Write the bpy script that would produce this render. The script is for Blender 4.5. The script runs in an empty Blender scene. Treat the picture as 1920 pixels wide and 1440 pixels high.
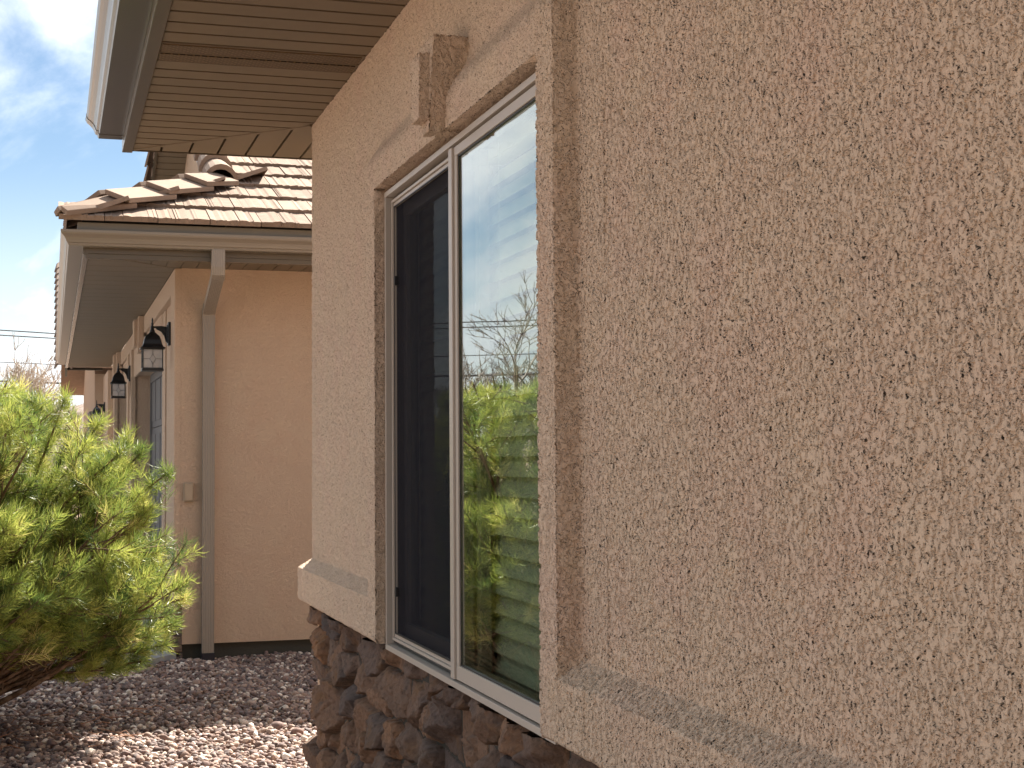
import bpy, bmesh, math, random
import numpy as np
from mathutils import Vector, Matrix, noise

sc = bpy.context.scene
COL = sc.collection
R = math.radians
random.seed(7)
rng = np.random.default_rng(7)

# ------------------------------------------------------------------ camera
EYE = 1.391
th, pi_, ro = .2937, .0477, -.0069
F = Vector((math.sin(th)*math.cos(pi_), math.cos(th)*math.cos(pi_), math.sin(pi_)))
Rv = Vector((math.cos(th), -math.sin(th), 0)); Uv = Rv.cross(F)
R2 = Rv*math.cos(ro) + Uv*math.sin(ro); U2 = Uv*math.cos(ro) - Rv*math.sin(ro)
cam = bpy.data.cameras.new('camera'); cam.sensor_width = 36; cam.lens = 2856.84/1920*36
cam.clip_start = .05; cam.clip_end = 3000
cam.dof.use_dof = True; cam.dof.focus_distance = 3.6; cam.dof.aperture_fstop = 45
co = bpy.data.objects.new('camera', cam); COL.objects.link(co); sc.camera = co
M = Matrix(((R2.x, U2.x, -F.x, -1.0), (R2.y, U2.y, -F.y, 0.0), (R2.z, U2.z, -F.z, EYE), (0, 0, 0, 1)))
co.matrix_world = M

# ------------------------------------------------------------------ light
SUN = Vector((.88, 1.0, 1.44)).normalized()
elev = math.asin(SUN.z); azim = math.atan2(SUN.x, SUN.y)
w = bpy.data.worlds.new("World"); sc.world = w; w.use_nodes = True
nt = w.node_tree; nt.nodes.clear()
def N(t, tree=None, **k):
    n = (tree or nt).nodes.new(t)
    for a, b in k.items(): setattr(n, a, b)
    return n
out = N('ShaderNodeOutputWorld'); bg = N('ShaderNodeBackground')
sky = N('ShaderNodeTexSky', sky_type='NISHITA', sun_disc=False, sun_elevation=elev, sun_rotation=azim,
        air_density=1.0, dust_density=0, ozone_density=1.6)
tc = N('ShaderNodeTexCoord'); sep = N('ShaderNodeSeparateXYZ')
L = nt.links.new
L(tc.outputs['Generated'], sep.inputs[0])
def MA(op, a, b=None, c=None, tree=None, clamp=False):
    t = tree or nt
    n = t.nodes.new('ShaderNodeMath'); n.operation = op; n.use_clamp = clamp
    for i, v in enumerate((a, b, c)):
        if v is None: continue
        if isinstance(v, (int, float)): n.inputs[i].default_value = v
        else: t.links.new(v, n.inputs[i])
    return n.outputs[0]
zz = MA('ADD', MA('MAXIMUM', sep.outputs[2], 0.0), .13)
cx = MA('DIVIDE', sep.outputs[0], zz); cy = MA('DIVIDE', sep.outputs[1], zz)
comb = N('ShaderNodeCombineXYZ'); L(cx, comb.inputs[0]); L(cy, comb.inputs[1])
mp = N('ShaderNodeMapping'); mp.inputs['Rotation'].default_value = (0, 0, R(24)); mp.inputs['Scale'].default_value = (1.7, .55, 1)
mp.inputs['Location'].default_value = (3.1, 1.7, 0)
L(comb.outputs[0], mp.inputs[0])
n1 = N('ShaderNodeTexNoise'); n1.inputs['Scale'].default_value = 1.05; n1.inputs['Detail'].default_value = 9; n1.inputs['Roughness'].default_value = .58; n1.inputs['Distortion'].default_value = .35
L(mp.outputs[0], n1.inputs['Vector'])
cr = N('ShaderNodeMapRange', interpolation_type='SMOOTHSTEP'); cr.inputs['From Min'].default_value = .33; cr.inputs['From Max'].default_value = .59
L(n1.outputs[0], cr.inputs[0])
# more cloud near the horizon
hz = N('ShaderNodeMapRange', interpolation_type='SMOOTHSTEP'); L(sep.outputs[2], hz.inputs[0])
hz.inputs['From Min'].default_value = .02; hz.inputs['From Max'].default_value = .2; hz.inputs['To Min'].default_value = .6; hz.inputs['To Max'].default_value = 0
cov = MA('MAXIMUM', cr.outputs[0], hz.outputs[0])
cov = MA('MULTIPLY', cov, .93)
vd = N('ShaderNodeVectorMath', operation='DOT_PRODUCT'); L(tc.outputs['Generated'], vd.inputs[0]); vd.inputs[1].default_value = SUN
glow = MA('MULTIPLY_ADD', MA('POWER', MA('MAXIMUM', vd.outputs['Value'], 0.0), 2.0), 1.25, .58)
cl = N('ShaderNodeVectorMath', operation='SCALE'); cl.inputs[0].default_value = (11.3, 11.6, 12.0); L(glow, cl.inputs['Scale'])
mx = N('ShaderNodeMix', data_type='RGBA'); L(cov, mx.inputs[0]); L(sky.outputs[0], mx.inputs[6])
L(cl.outputs[0], mx.inputs[7])
L(mx.outputs[2], bg.inputs[0]); bg.inputs[1].default_value = .0325
L(bg.outputs[0], out.inputs[0])
sl = bpy.data.lights.new('sun', 'SUN'); sl.energy = 5.0; sl.angle = R(.5); sl.color = (1, .93, .82)
so = bpy.data.objects.new('sun', sl); COL.objects.link(so)
so.rotation_euler = (-SUN).to_track_quat('-Z', 'Y').to_euler()
sc.view_settings.view_transform = 'Standard'; sc.view_settings.look = 'None'
sc.view_settings.exposure = 1.97; sc.view_settings.gamma = 1
sc.cycles.max_bounces = 8; sc.cycles.diffuse_bounces = 4; sc.cycles.transparent_max_bounces = 16
sc.cycles.sample_clamp_indirect = 8; sc.cycles.use_denoising = True

# ------------------------------------------------------------------ helpers
def tag(o, label=None, cat=None, group=None, kind=None):
    if label: o['label'] = label
    if cat: o['category'] = cat
    if group: o['group'] = group
    if kind: o['kind'] = kind
    return o
def empty(name, loc=(0, 0, 0), parent=None):
    o = bpy.data.objects.new(name, None); o.empty_display_size = .2; o.location = loc
    COL.objects.link(o); o.parent = parent
    return o
def link(name, me, mat, parent=None, smooth=False):
    o = bpy.data.objects.new(name, me); COL.objects.link(o)
    if mat is not None:
        for m in (mat if isinstance(mat, (list, tuple)) else [mat]): me.materials.append(m)
    if smooth: me.polygons.foreach_set('use_smooth', np.ones(len(me.polygons), bool))
    o.parent = parent
    return o
class MB:
    def __init__(s): s.v = []; s.f = []
    def poly(s, pts, faces):
        b = len(s.v); s.v += [tuple(p) for p in pts]; s.f += [tuple(b+i for i in f) for f in faces]
    def box(s, x0, x1, y0, y1, z0, z1):
        s.poly([(x0, y0, z0), (x1, y0, z0), (x1, y1, z0), (x0, y1, z0), (x0, y0, z1), (x1, y0, z1), (x1, y1, z1), (x0, y1, z1)],
               [(0, 3, 2, 1), (4, 5, 6, 7), (0, 1, 5, 4), (1, 2, 6, 5), (2, 3, 7, 6), (3, 0, 4, 7)])
    def hexa(s, p):  # 8 points bottom ring, top ring
        s.poly(p, [(0, 3, 2, 1), (4, 5, 6, 7), (0, 1, 5, 4), (1, 2, 6, 5), (2, 3, 7, 6), (3, 0, 4, 7)])
    def sweep(s, prof, path_fn, n, closed=True, caps=True):
        """prof list of 2d points, path_fn(i) -> function mapping 2d -> 3d"""
        k = len(prof); b = len(s.v)
        for i in range(n):
            g = path_fn(i)
            for p in prof: s.v.append(tuple(g(p)))
        for i in range(n-1):
            for j in range(k if closed else k-1):
                j2 = (j+1) % k
                s.f.append((b+i*k+j, b+i*k+j2, b+(i+1)*k+j2, b+(i+1)*k+j))
        if caps and closed:
            s.f.append(tuple(b+j for j in range(k))[::-1]); s.f.append(tuple(b+(n-1)*k+j for j in range(k)))
    def tube(s, pts, rad, seg=6, cap=True):
        pts = [Vector(p) for p in pts]; n = len(pts)
        if not isinstance(rad, (list, tuple)): rad = [rad]*n
        b = len(s.v); up = Vector((.13, .31, .94))
        for i in range(n):
            d = (pts[min(i+1, n-1)] - pts[max(i-1, 0)]); d = d.normalized() if d.length > 1e-9 else Vector((0, 0, 1))
            a = d.cross(up); a = a.normalized() if a.length > 1e-4 else d.cross(Vector((1, 0, 0))).normalized()
            c = d.cross(a)
            for j in range(seg):
                t = 2*math.pi*j/seg
                s.v.append(tuple(pts[i] + (a*math.cos(t)+c*math.sin(t))*rad[i]))
        for i in range(n-1):
            for j in range(seg):
                j2 = (j+1) % seg
                s.f.append((b+i*seg+j, b+i*seg+j2, b+(i+1)*seg+j2, b+(i+1)*seg+j))
        if cap:
            s.f.append(tuple(b+j for j in range(seg))[::-1]); s.f.append(tuple(b+(n-1)*seg+j for j in range(seg)))
    def lathe(s, prof, cx, cy, seg=16, square=False, rot=0):
        b = len(s.v); k = len(prof)
        for (r, z) in prof:
            for j in range(seg):
                t = 2*math.pi*j/seg + rot
                s.v.append((cx+r*math.cos(t), cy+r*math.sin(t), z))
        for i in range(k-1):
            for j in range(seg):
                j2 = (j+1) % seg
                s.f.append((b+i*seg+j, b+i*seg+j2, b+(i+1)*seg+j2, b+(i+1)*seg+j))
        s.f.append(tuple(b+j for j in range(seg))[::-1]); s.f.append(tuple(b+(k-1)*seg+j for j in range(seg)))
    def build(s, name, mat, parent=None, smooth=False, bevel=0):
        me = bpy.data.meshes.new(name); me.from_pydata(s.v, [], s.f)
        if bevel:
            bm = bmesh.new(); bm.from_mesh(me)
            bmesh.ops.recalc_face_normals(bm, faces=bm.faces)
            es = [e for e in bm.edges if len(e.link_faces) == 2 and e.calc_face_angle(0) > .5]
            bmesh.ops.bevel(bm, geom=es, offset=bevel, segments=2, profile=.6, affect='EDGES')
            bm.to_mesh(me); bm.free()
        else:
            bm = bmesh.new(); bm.from_mesh(me); bmesh.ops.recalc_face_normals(bm, faces=bm.faces); bm.to_mesh(me); bm.free()
        me.update()
        return link(name, me, mat, parent, smooth)
def np_mesh(name, V, Q, mat, parent=None, smooth=True):
    """V (n,3); Q (m,4) or (m,3) -> object"""
    V = np.ascontiguousarray(V, np.float32); Q = np.ascontiguousarray(Q, np.int32)
    me = bpy.data.meshes.new(name); k = Q.shape[1]
    me.vertices.add(len(V)); me.vertices.foreach_set('co', V.ravel())
    me.loops.add(Q.size); me.loops.foreach_set('vertex_index', Q.ravel())
    me.polygons.add(len(Q)); me.polygons.foreach_set('loop_start', np.arange(0, Q.size, k, dtype=np.int32))
    me.update(calc_edges=True)
    me.validate()
    return link(name, me, mat, parent, smooth)

# ------------------------------------------------------------------ materials
def mat(name, base, rough=.6, spec=.5, metal=0, bump=None, var=None, coat=0):
    """base linear rgb. bump=(scale, strength, dist, detail). var=(scale, rgb2, lo, hi) large noise tint."""
    m = bpy.data.materials.new(name); m.use_nodes = True; t = m.node_tree
    b = t.nodes['Principled BSDF']; b.inputs['Base Color'].default_value = (*base, 1)
    b.inputs['Roughness'].default_value = rough; b.inputs['Metallic'].default_value = metal
    b.inputs['Specular IOR Level'].default_value = spec; b.inputs['Coat Weight'].default_value = coat
    tcn = t.nodes.new('ShaderNodeTexCoord')
    last = None
    for v in (var or []) if isinstance(var, list) else ([var] if var else []):
        sc_, rgb2, lo, hi = v
        nn = t.nodes.new('ShaderNodeTexNoise'); nn.inputs['Scale'].default_value = sc_; nn.inputs['Detail'].default_value = 4
        t.links.new(tcn.outputs['Object'], nn.inputs['Vector'])
        mr = t.nodes.new('ShaderNodeMapRange'); mr.inputs['From Min'].default_value = lo; mr.inputs['From Max'].default_value = hi
        t.links.new(nn.outputs[0], mr.inputs[0])
        mm = t.nodes.new('ShaderNodeMix'); mm.data_type = 'RGBA'
        t.links.new(mr.outputs[0], mm.inputs[0])
        if last is None: mm.inputs[6].default_value = (*base, 1)
        else: t.links.new(last, mm.inputs[6])
        mm.inputs[7].default_value = (*rgb2, 1); last = mm.outputs[2]
    if last is not None: t.links.new(last, b.inputs['Base Color'])
    if bump:
        nb = t.nodes.new('ShaderNodeTexNoise'); nb.inputs['Scale'].default_value = bump[0]; nb.inputs['Detail'].default_value = bump[3] if len(bump) > 3 else 4
        t.links.new(tcn.outputs['Object'], nb.inputs['Vector'])
        bn = t.nodes.new('ShaderNodeBump'); bn.inputs['Strength'].default_value = bump[1]; bn.inputs['Distance'].default_value = bump[2]
        t.links.new(nb.outputs[0], bn.inputs['Height']); t.links.new(bn.outputs[0], b.inputs['Normal'])
    return m

def stucco_mat(name, base, pink, pale, amp=1.0, sc_mul=1.0, disp=True):
    m = bpy.data.materials.new(name); m.use_nodes = True; t = m.node_tree; b = t.nodes['Principled BSDF']
    b.inputs['Roughness'].default_value = .92; b.inputs['Specular IOR Level'].default_value = .25
    tcn = t.nodes.new('ShaderNodeTexCoord'); P = tcn.outputs['Object']
    def nz(s, d, r, dist=0, off=None, az=1.0):
        n = t.nodes.new('ShaderNodeTexNoise'); n.inputs['Scale'].default_value = s*sc_mul; n.inputs['Detail'].default_value = d
        n.inputs['Roughness'].default_value = r; n.inputs['Distortion'].default_value = dist
        if off:
            mpn = t.nodes.new('ShaderNodeMapping'); mpn.inputs['Location'].default_value = off; mpn.inputs['Scale'].default_value = (1, 1, az)
            t.links.new(P, mpn.inputs[0]); t.links.new(mpn.outputs[0], n.inputs['Vector'])
        else: t.links.new(P, n.inputs['Vector'])
        return n.outputs[0]
    def ss(x, lo, hi, a=0, c=1):
        mr = t.nodes.new('ShaderNodeMapRange'); mr.interpolation_type = 'SMOOTHSTEP'
        for k, v in zip(('From Min', 'From Max', 'To Min', 'To Max'), (lo, hi, a, c)): mr.inputs[k].default_value = v
        t.links.new(x, mr.inputs[0]); return mr.outputs[0]
    m_ = lambda op, a, c=None: MA(op, a, c, tree=t)
    # blobs of the dashed coat with worn edges
    a1 = ss(nz(98, 3, .52, .7, (0, .5, 2), .8), .435, .480)
    a2 = ss(nz(165, 2, .5, .5, (3, 5, 1), .8), .425, .470, .25)
    a3 = ss(nz(27, 2, .5, 0, (7, 1, 2)), .35, .65)
    fine = nz(420, 2, .7)
    flat = ss(nz(13, 4, .7, .8, (5, 8, 1)), .60, .72, 0, .8)            # trowelled smoother patches
    h = m_('MULTIPLY', m_('MAXIMUM', m_('MINIMUM', a1, a2), flat), .0037*amp)
    h = m_('ADD', h, m_('MULTIPLY', a3, .0014*amp))
    h = m_('ADD', h, m_("MULTIPLY", fine, .0003*amp))
    if disp:
        d = t.nodes.new('ShaderNodeDisplacement'); d.inputs['Midlevel'].default_value = .0050*amp; d.inputs['Scale'].default_value = 1.0
        t.links.new(h, d.inputs['Height']); t.links.new(d.outputs[0], t.nodes['Material Output'].inputs['Displacement'])
        m.displacement_method = 'BOTH'
    else:
        bn = t.nodes.new('ShaderNodeBump'); bn.inputs['Distance'].default_value = 1.0; bn.inputs['Strength'].default_value = 1
        t.links.new(h, bn.inputs['Height']); t.links.new(bn.outputs[0], b.inputs['Normal'])
    f1 = ss(nz(3/sc_mul, 3, .55, 0, (4, 4, 4)), .42, .66); f2 = ss(nz(7/sc_mul, 3, .5, 0, (9, 2, 0)), .45, .68)
    c1 = t.nodes.new('ShaderNodeMix'); c1.data_type = 'RGBA'; c1.inputs[6].default_value = (*base, 1); c1.inputs[7].default_value = (*pink, 1); t.links.new(f1, c1.inputs[0])
    c2 = t.nodes.new('ShaderNodeMix'); c2.data_type = 'RGBA'; t.links.new(c1.outputs[2], c2.inputs[6]); c2.inputs[7].default_value = (*pale, 1); t.links.new(f2, c2.inputs[0])
    # sand grain speckle of the finish itself
    g = ss(nz(520, 1, .5, 0, (1, 1, 1)), .3, .7, .86, 1.12)
    cm = t.nodes.new('ShaderNodeVectorMath'); cm.operation = 'SCALE'; t.links.new(c2.outputs[2], cm.inputs[0]); t.links.new(g, cm.inputs['Scale'])
    t.links.new(cm.outputs[0], b.inputs['Base Color'])
    return m

M_ST = stucco_mat('stucco', (.62, .50, .382), (.625, .487, .378), (.635, .513, .388), 1.22, 1.0)
M_ST2 = stucco_mat('stucco_sand', (.70, .515, .375), (.70, .505, .365), (.71, .53, .385), 1.3, 1.5, disp=False)
M_TRIM = mat('taupe_metal', (.235, .190, .14), .42, .5, bump=(60, .08, .002))
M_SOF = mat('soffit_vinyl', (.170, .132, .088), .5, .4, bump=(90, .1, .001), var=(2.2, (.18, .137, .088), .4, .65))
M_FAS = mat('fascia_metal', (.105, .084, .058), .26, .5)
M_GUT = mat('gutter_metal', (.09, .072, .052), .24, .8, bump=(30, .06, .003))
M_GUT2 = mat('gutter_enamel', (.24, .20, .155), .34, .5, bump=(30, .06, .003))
M_SPOUT = mat('downspout_metal', (.28, .235, .19), .4, .5)
M_WF = mat('window_frame_metal', (.47, .43, .375), .38, .5, bump=(120, .05, .001))
M_GASK = mat('rubber_gasket', (.02, .02, .02), .5)
M_BLACK = mat('lamp_black', (.008, .009, .011), .35, .5)
M_CONC = mat('concrete', (.27, .275, .28), .85, .3, bump=(60, .3, .004), var=(3, (.22, .225, .23), .4, .7))
M_FOUND = mat('foundation', (.06, .058, .05), .9, .2, bump=(40, .4, .006))
M_DRAIN = mat('drain_plastic', (.012, .014, .025), .4)
M_BLIND = mat('blind_slat', (.74, .73, .68), .45, .4)
M_ROOM = mat('room_paint', (.32, .30, .28), .8)
M_DOOR = mat('garage_door_panel', (.16, .155, .155), .7, .1)
M_BARK = mat('bark', (.11, .070, .043), .85, .2, bump=(80, .5, .004), var=(30, (.20, .14, .10), .45, .6))
M_PLATE = mat('outlet_plastic', (.40, .31, .22), .5)
M_CABLE = mat('cable', (.05, .05, .055), .6)
M_POLE = mat('pole_wood', (.12, .09, .07), .8)
M_TWIG = mat('dry_bark', (.20, .17, .15), .85)

def glass_mat(name, tint=(.80, .85, .76), gain=1.85, wob=.10):
    m = bpy.data.materials.new(name); m.use_nodes = True; t = m.node_tree; t.nodes.clear()
    o = t.nodes.new('ShaderNodeOutputMaterial'); mixs = t.nodes.new('ShaderNodeMixShader')
    tr = t.nodes.new('ShaderNodeBsdfTransparent'); tr.inputs[0].default_value = (*tint, 1)
    gl = t.nodes.new('ShaderNodeBsdfGlossy'); gl.inputs['Roughness'].default_value = .0; gl.inputs[0].default_value = (.96, .98, 1, 1)
    ge = t.nodes.new('ShaderNodeNewGeometry'); dt = t.nodes.new('ShaderNodeVectorMath'); dt.operation = 'DOT_PRODUCT'
    t.links.new(ge.outputs['Incoming'], dt.inputs[0]); t.links.new(ge.outputs['Normal'], dt.inputs[1])
    c1 = MA('SUBTRACT', 1.0, MA('ABSOLUTE', dt.outputs['Value'], tree=t), tree=t)
    k = MA('MULTIPLY', MA('MULTIPLY_ADD', MA('POWER', c1, 5.0, tree=t), .96, .04, tree=t), gain, tree=t, clamp=True)
    k = MA('MINIMUM', k, .9, tree=t)
    tcn = t.nodes.new('ShaderNodeTexCoord'); nn = t.nodes.new('ShaderNodeTexNoise'); nn.inputs['Scale'].default_value = 2.2; nn.inputs['Detail'].default_value = 1
    t.links.new(tcn.outputs['Object'], nn.inputs['Vector'])
    bn = t.nodes.new('ShaderNodeBump'); bn.inputs['Strength'].default_value = wob; bn.inputs['Distance'].default_value = .004
    t.links.new(nn.outputs[0], bn.inputs['Height']); t.links.new(bn.outputs[0], gl.inputs['Normal'])
    t.links.new(k, mixs.inputs[0]); t.links.new(tr.outputs[0], mixs.inputs[1]); t.links.new(gl.outputs[0], mixs.inputs[2]); t.links.new(mixs.outputs[0], o.inputs[0])
    return m
M_GLASS = glass_mat('window_glass')
M_LGLASS = mat('lantern_glass', (.75, .72, .70), .12, .6); M_LGLASS.node_tree.nodes['Principled BSDF'].inputs['Alpha'].default_value = .38

def screen_mat():
    m = bpy.data.materials.new('insect_mesh'); m.use_nodes = True; t = m.node_tree; b = t.nodes['Principled BSDF']
    b.inputs['Base Color'].default_value = (.012, .013, .019, 1); b.inputs['Roughness'].default_value = .9; b.inputs['Specular IOR Level'].default_value = .06
    tcn = t.nodes.new('ShaderNodeTexCoord'); s = t.nodes.new('ShaderNodeSeparateXYZ'); t.links.new(tcn.outputs['Object'], s.inputs[0])
    def thread(o):  # woven threads about every 1.5 mm
        f = MA('FRACT', MA('MULTIPLY', o, 650.0, tree=t), tree=t)
        return MA('GREATER_THAN', f, .55, tree=t)
    a = MA('MAXIMUM', thread(s.outputs[1]), thread(s.outputs[2]), tree=t)
    a = MA('MULTIPLY_ADD', a, .25, .62, tree=t)
    t.links.new(a, b.inputs['Alpha'])
    return m
M_SCREEN = screen_mat()

def island_mat(name, ramp, rough=.8, bump=None, var=None, spec=.3, dust=None):
    m = bpy.data.materials.new(name); m.use_nodes = True; t = m.node_tree; b = t.nodes['Principled BSDF']
    b.inputs['Roughness'].default_value = rough; b.inputs['Specular IOR Level'].default_value = spec
    g = t.nodes.new('ShaderNodeNewGeometry'); r = t.nodes.new('ShaderNodeValToRGB')
    r.color_ramp.interpolation = 'LINEAR'
    while len(r.color_ramp.elements) < len(ramp): r.color_ramp.elements.new(.5)
    for e, (p, c) in zip(r.color_ramp.elements, ramp): e.position = p; e.color = (*c, 1)
    t.links.new(g.outputs['Random Per Island'], r.inputs[0]); last = r.outputs[0]
    tcn = t.nodes.new('ShaderNodeTexCoord')
    for v in (var or []):
        sc_, rgb2, lo, hi, amt = v
        nn = t.nodes.new('ShaderNodeTexNoise'); nn.inputs['Scale'].default_value = sc_; nn.inputs['Detail'].default_value = 5
        t.links.new(tcn.outputs['Object'], nn.inputs['Vector'])
        mr = t.nodes.new('ShaderNodeMapRange'); mr.inputs['From Min'].default_value = lo; mr.inputs['From Max'].default_value = hi; mr.inputs['To Max'].default_value = amt
        t.links.new(nn.outputs[0], mr.inputs[0])
        mm = t.nodes.new('ShaderNodeMix'); mm.data_type = 'RGBA'; t.links.new(mr.outputs[0], mm.inputs[0]); t.links.new(last, mm.inputs[6]); mm.inputs[7].default_value = (*rgb2, 1)
        last = mm.outputs[2]
    t.links.new(last, b.inputs['Base Color'])
    if bump:
        nb = t.nodes.new('ShaderNodeTexNoise'); nb.inputs['Scale'].default_value = bump[0]; nb.inputs['Detail'].default_value = 6; nb.inputs['Roughness'].default_value = .65
        t.links.new(tcn.outputs['Object'], nb.inputs['Vector'])
        bn = t.nodes.new('ShaderNodeBump'); bn.inputs['Strength'].default_value = bump[1]; bn.inputs['Distance'].default_value = bump[2]
        t.links.new(nb.outputs[0], bn.inputs['Height']); t.links.new(bn.outputs[0], b.inputs['Normal'])
    return m
M_STONE = island_mat('ledge_stone', [(0, (.13, .088, .068)), (.2, (.27, .165, .105)), (.4, (.16, .12, .10)), (.6, (.31, .18, .105)), (.8, (.21, .138, .10)), (1, (.12, .10, .095))],
                     .85, (60, 1.0, .016), [(9, (.21, .115, .05), .54, .66, .5), (11, (.085, .078, .078), .52, .68, .5), (70, (.05, .038, .03), .5, .75, .6)])
M_TILE = island_mat('concrete_tile', [(0, (.21, .150, .112)), (.5, (.24, .173, .130)), (1, (.27, .198, .150))], .95, (150, .5, .003), [(14, (.34, .25, .20), .5, .75, .5)])
M_GRAV = island_mat('river_gravel', [(0, (.07, .052, .052)), (.2, (.22, .145, .125)), (.4, (.14, .115, .112)), (.6, (.36, .26, .21)), (.75, (.19, .12, .10)), (.88, (.50, .40, .33)), (1, (.78, .70, .62))],
                    .8, (90, .4, .003), [(120, (.12, .09, .085), .5, .7, .3)])

# ------------------------------------------------------------------ measured sizes of the house
YC = 6.087; HS = 2.735            # wall corner, soffit height
Y1, Y2 = 2.965, 4.606             # window opening
ZW0, ZW1 = .815, 2.222
T0, T1 = 2.845, 4.735             # outer edges of the stucco window trim
ZT = 2.36; ZB0, ZB1, ZB2 = .822, .955, .992
PR = .05

house = empty('stucco_house'); tag(house, 'tan stucco house filling the right side with a sliding window and stone base', 'house')

def sstep(a, b, x):
    t = np.clip((x-a)/(b-a), 0, 1); return t*t*(3-2*t)
def axis(segs):
    a = []
    for s0, s1, d in segs:
        n = max(1, int(round((s1-s0)/d))); a += list(np.linspace(s0, s1, n, endpoint=False))
    a.append(segs[-1][1]); return np.array(a)
ys = axis([(-2.5, 1.0, .02), (1.0, 1.35, .004), (1.35, 2.825, .0015), (2.825, 2.865, .0012), (2.865, Y1, .0025), (Y1, Y1+.08, .004), (Y1+.08, Y2-.08, .0052), (Y2-.08, Y2, .005), (Y2, 5.9, .0034), (5.9, YC, .003)])
zs = axis([(ZB0, ZB1, .0026), (ZB1, 1.0, .0022), (1.0, ZW1-.08, .0018), (ZW1-.08, ZW1, .0021), (ZW1, 2.5, .0024), (2.5, HS, .004)])
nwrap = 40
ny, nz_ = len(ys), len(zs)
Yg, Zg = np.meshgrid(ys, zs, indexing='ij')
e = .009
trim = np.maximum(sstep(T0-e, T0+e, Yg)*(1-sstep(Y1+.02, Y1+.03, Yg)), sstep(Y2-.03, Y2-.02, Yg)*(1-sstep(T1-e, T1+e, Yg)))*(1-sstep(ZT-.06, ZT+.05, Zg))
head = sstep(T0-e, T0+e, Yg)*(1-sstep(T1-e, T1+e, Yg))*(1-sstep(ZT-.06, ZT+.05, Zg))*(Zg > ZW1-.1)
ledge = 1-np.clip((Zg-ZB1)/(ZB2-ZB1), 0, 1)
ledge = np.where(Zg < ZB1, 1, ledge)
prof = np.maximum(np.maximum(trim, head), ledge)
Xg = -PR*prof
# rolled lower arris and a hand-trowelled unevenness
Xg += .014*np.clip(1-(Zg-ZB0)/.012, 0, 1)**2
und = .0022*np.sin(Yg*5.1+1.3*np.sin(Zg*3.3))+.0016*np.sin(Zg*7.7+Yg*2.1)
Xg += und*(Yg < 2.7)
Y3, Z3 = Yg.copy(), Zg.copy()
Y3 += (-Xg)*sstep(5.85, YC, Yg)
# fold the edges of the opening back into the reveal
inh = (Yg > Y1) & (Yg < Y2) & (Zg < ZW1)
kl = (Y2-Yg); kr = (Yg-Y1); kt = (ZW1-Zg)
lim = .085
dl = np.where(inh & (kl < lim), kl, 0); dr = np.where(inh & (kr < lim), kr, 0); dt = np.where(inh & (kt < lim), kt, 0)
rnd = .006
def fold(k):  # depth gained, with a rounded arris
    return k
Xg = np.where(inh & (kl < lim) & (kl <= kr), -PR+fold(kl), Xg)
Xg = np.where(inh & (kr < lim) & (kr < kl), -PR+fold(kr), Xg)
Y3 = np.where(inh & (kl < lim) & (kl <= kr), Y2-.0006*0, Y3)
Y3 = np.where(inh & (kr < lim) & (kr < kl), Y1, Y3)
top = inh & (kt < lim)
Xg = np.where(top, -PR+np.maximum(kt, np.where(kl < lim, np.minimum(kl, lim), np.where(kr < lim, kr, 0))), Xg)
Z3 = np.where(top, ZW1, Z3)
# wrap round the far corner
wx = np.linspace(0, .30, nwrap+1)[1:]
Xw = Xg[-1][None, :]+wx[:, None]; Yw = np.repeat(Y3[-1][None, :], nwrap, 0); Zw = np.repeat(Z3[-1][None, :], nwrap, 0)
X_ = np.concatenate([Xg, Xw]); Y_ = np.concatenate([Y3, Yw]); Z_ = np.concatenate([Z3, Zw])
Yp = np.concatenate([Yg, YC+np.repeat(wx[:, None], nz_, 1)]); Zp = np.concatenate([Zg, np.repeat(Zg[-1][None, :], nwrap, 0)])
V = np.stack([X_, Y_, Z_], -1).reshape(-1, 3)
I, J = np.meshgrid(np.arange(X_.shape[0]-1), np.arange(nz_-1), indexing='ij')
a = (I*nz_+J); Q = np.stack([a, a+1, a+nz_+1, a+nz_], -1)
yc_ = (Yp[:-1, :-1]+Yp[1:, 1:])/2; zc_ = (Zp[:-1, :-1]+Zp[1:, 1:])/2
hole = (yc_ > Y1+lim-.008) & (yc_ < Y2-lim+.008) & (zc_ < ZW1-lim+.006)
intrim = (zc_ < ZT+.012) & (yc_ > T0-.012) & (yc_ < T1+.012) & (zc_ > ZB2)
intrim |= (yc_ > Y1) & (yc_ < Y2) & (zc_ < ZT)
inband = (zc_ < ZB2) & ~((yc_ > Y1) & (yc_ < Y2))
cls = np.where(hole, -1, np.where(inband, 1, np.where(intrim, 2, 0)))
for k_, nm in ((0, 'wall'), (1, 'sill_band'), (2, 'window_surround')):
    own = cls == k_; near = own.copy()
    for ax in (0, 1):
        for sh in (1, -1): near |= np.roll(own, sh, ax)
    for ax in (0, 1):
        for sh in (1, -1): near |= np.roll(near, sh, ax) & (cls >= 0)
    near &= (cls >= 0)
    q = Q[near]; u, inv = np.unique(q, return_inverse=True); Vk = V[u].copy()
    Vk[~np.isin(u, np.unique(Q[own])), 0] += .0022       # the lap behind the neighbouring part
    np_mesh(nm, Vk, inv.reshape(q.shape), M_ST, house)

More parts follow.
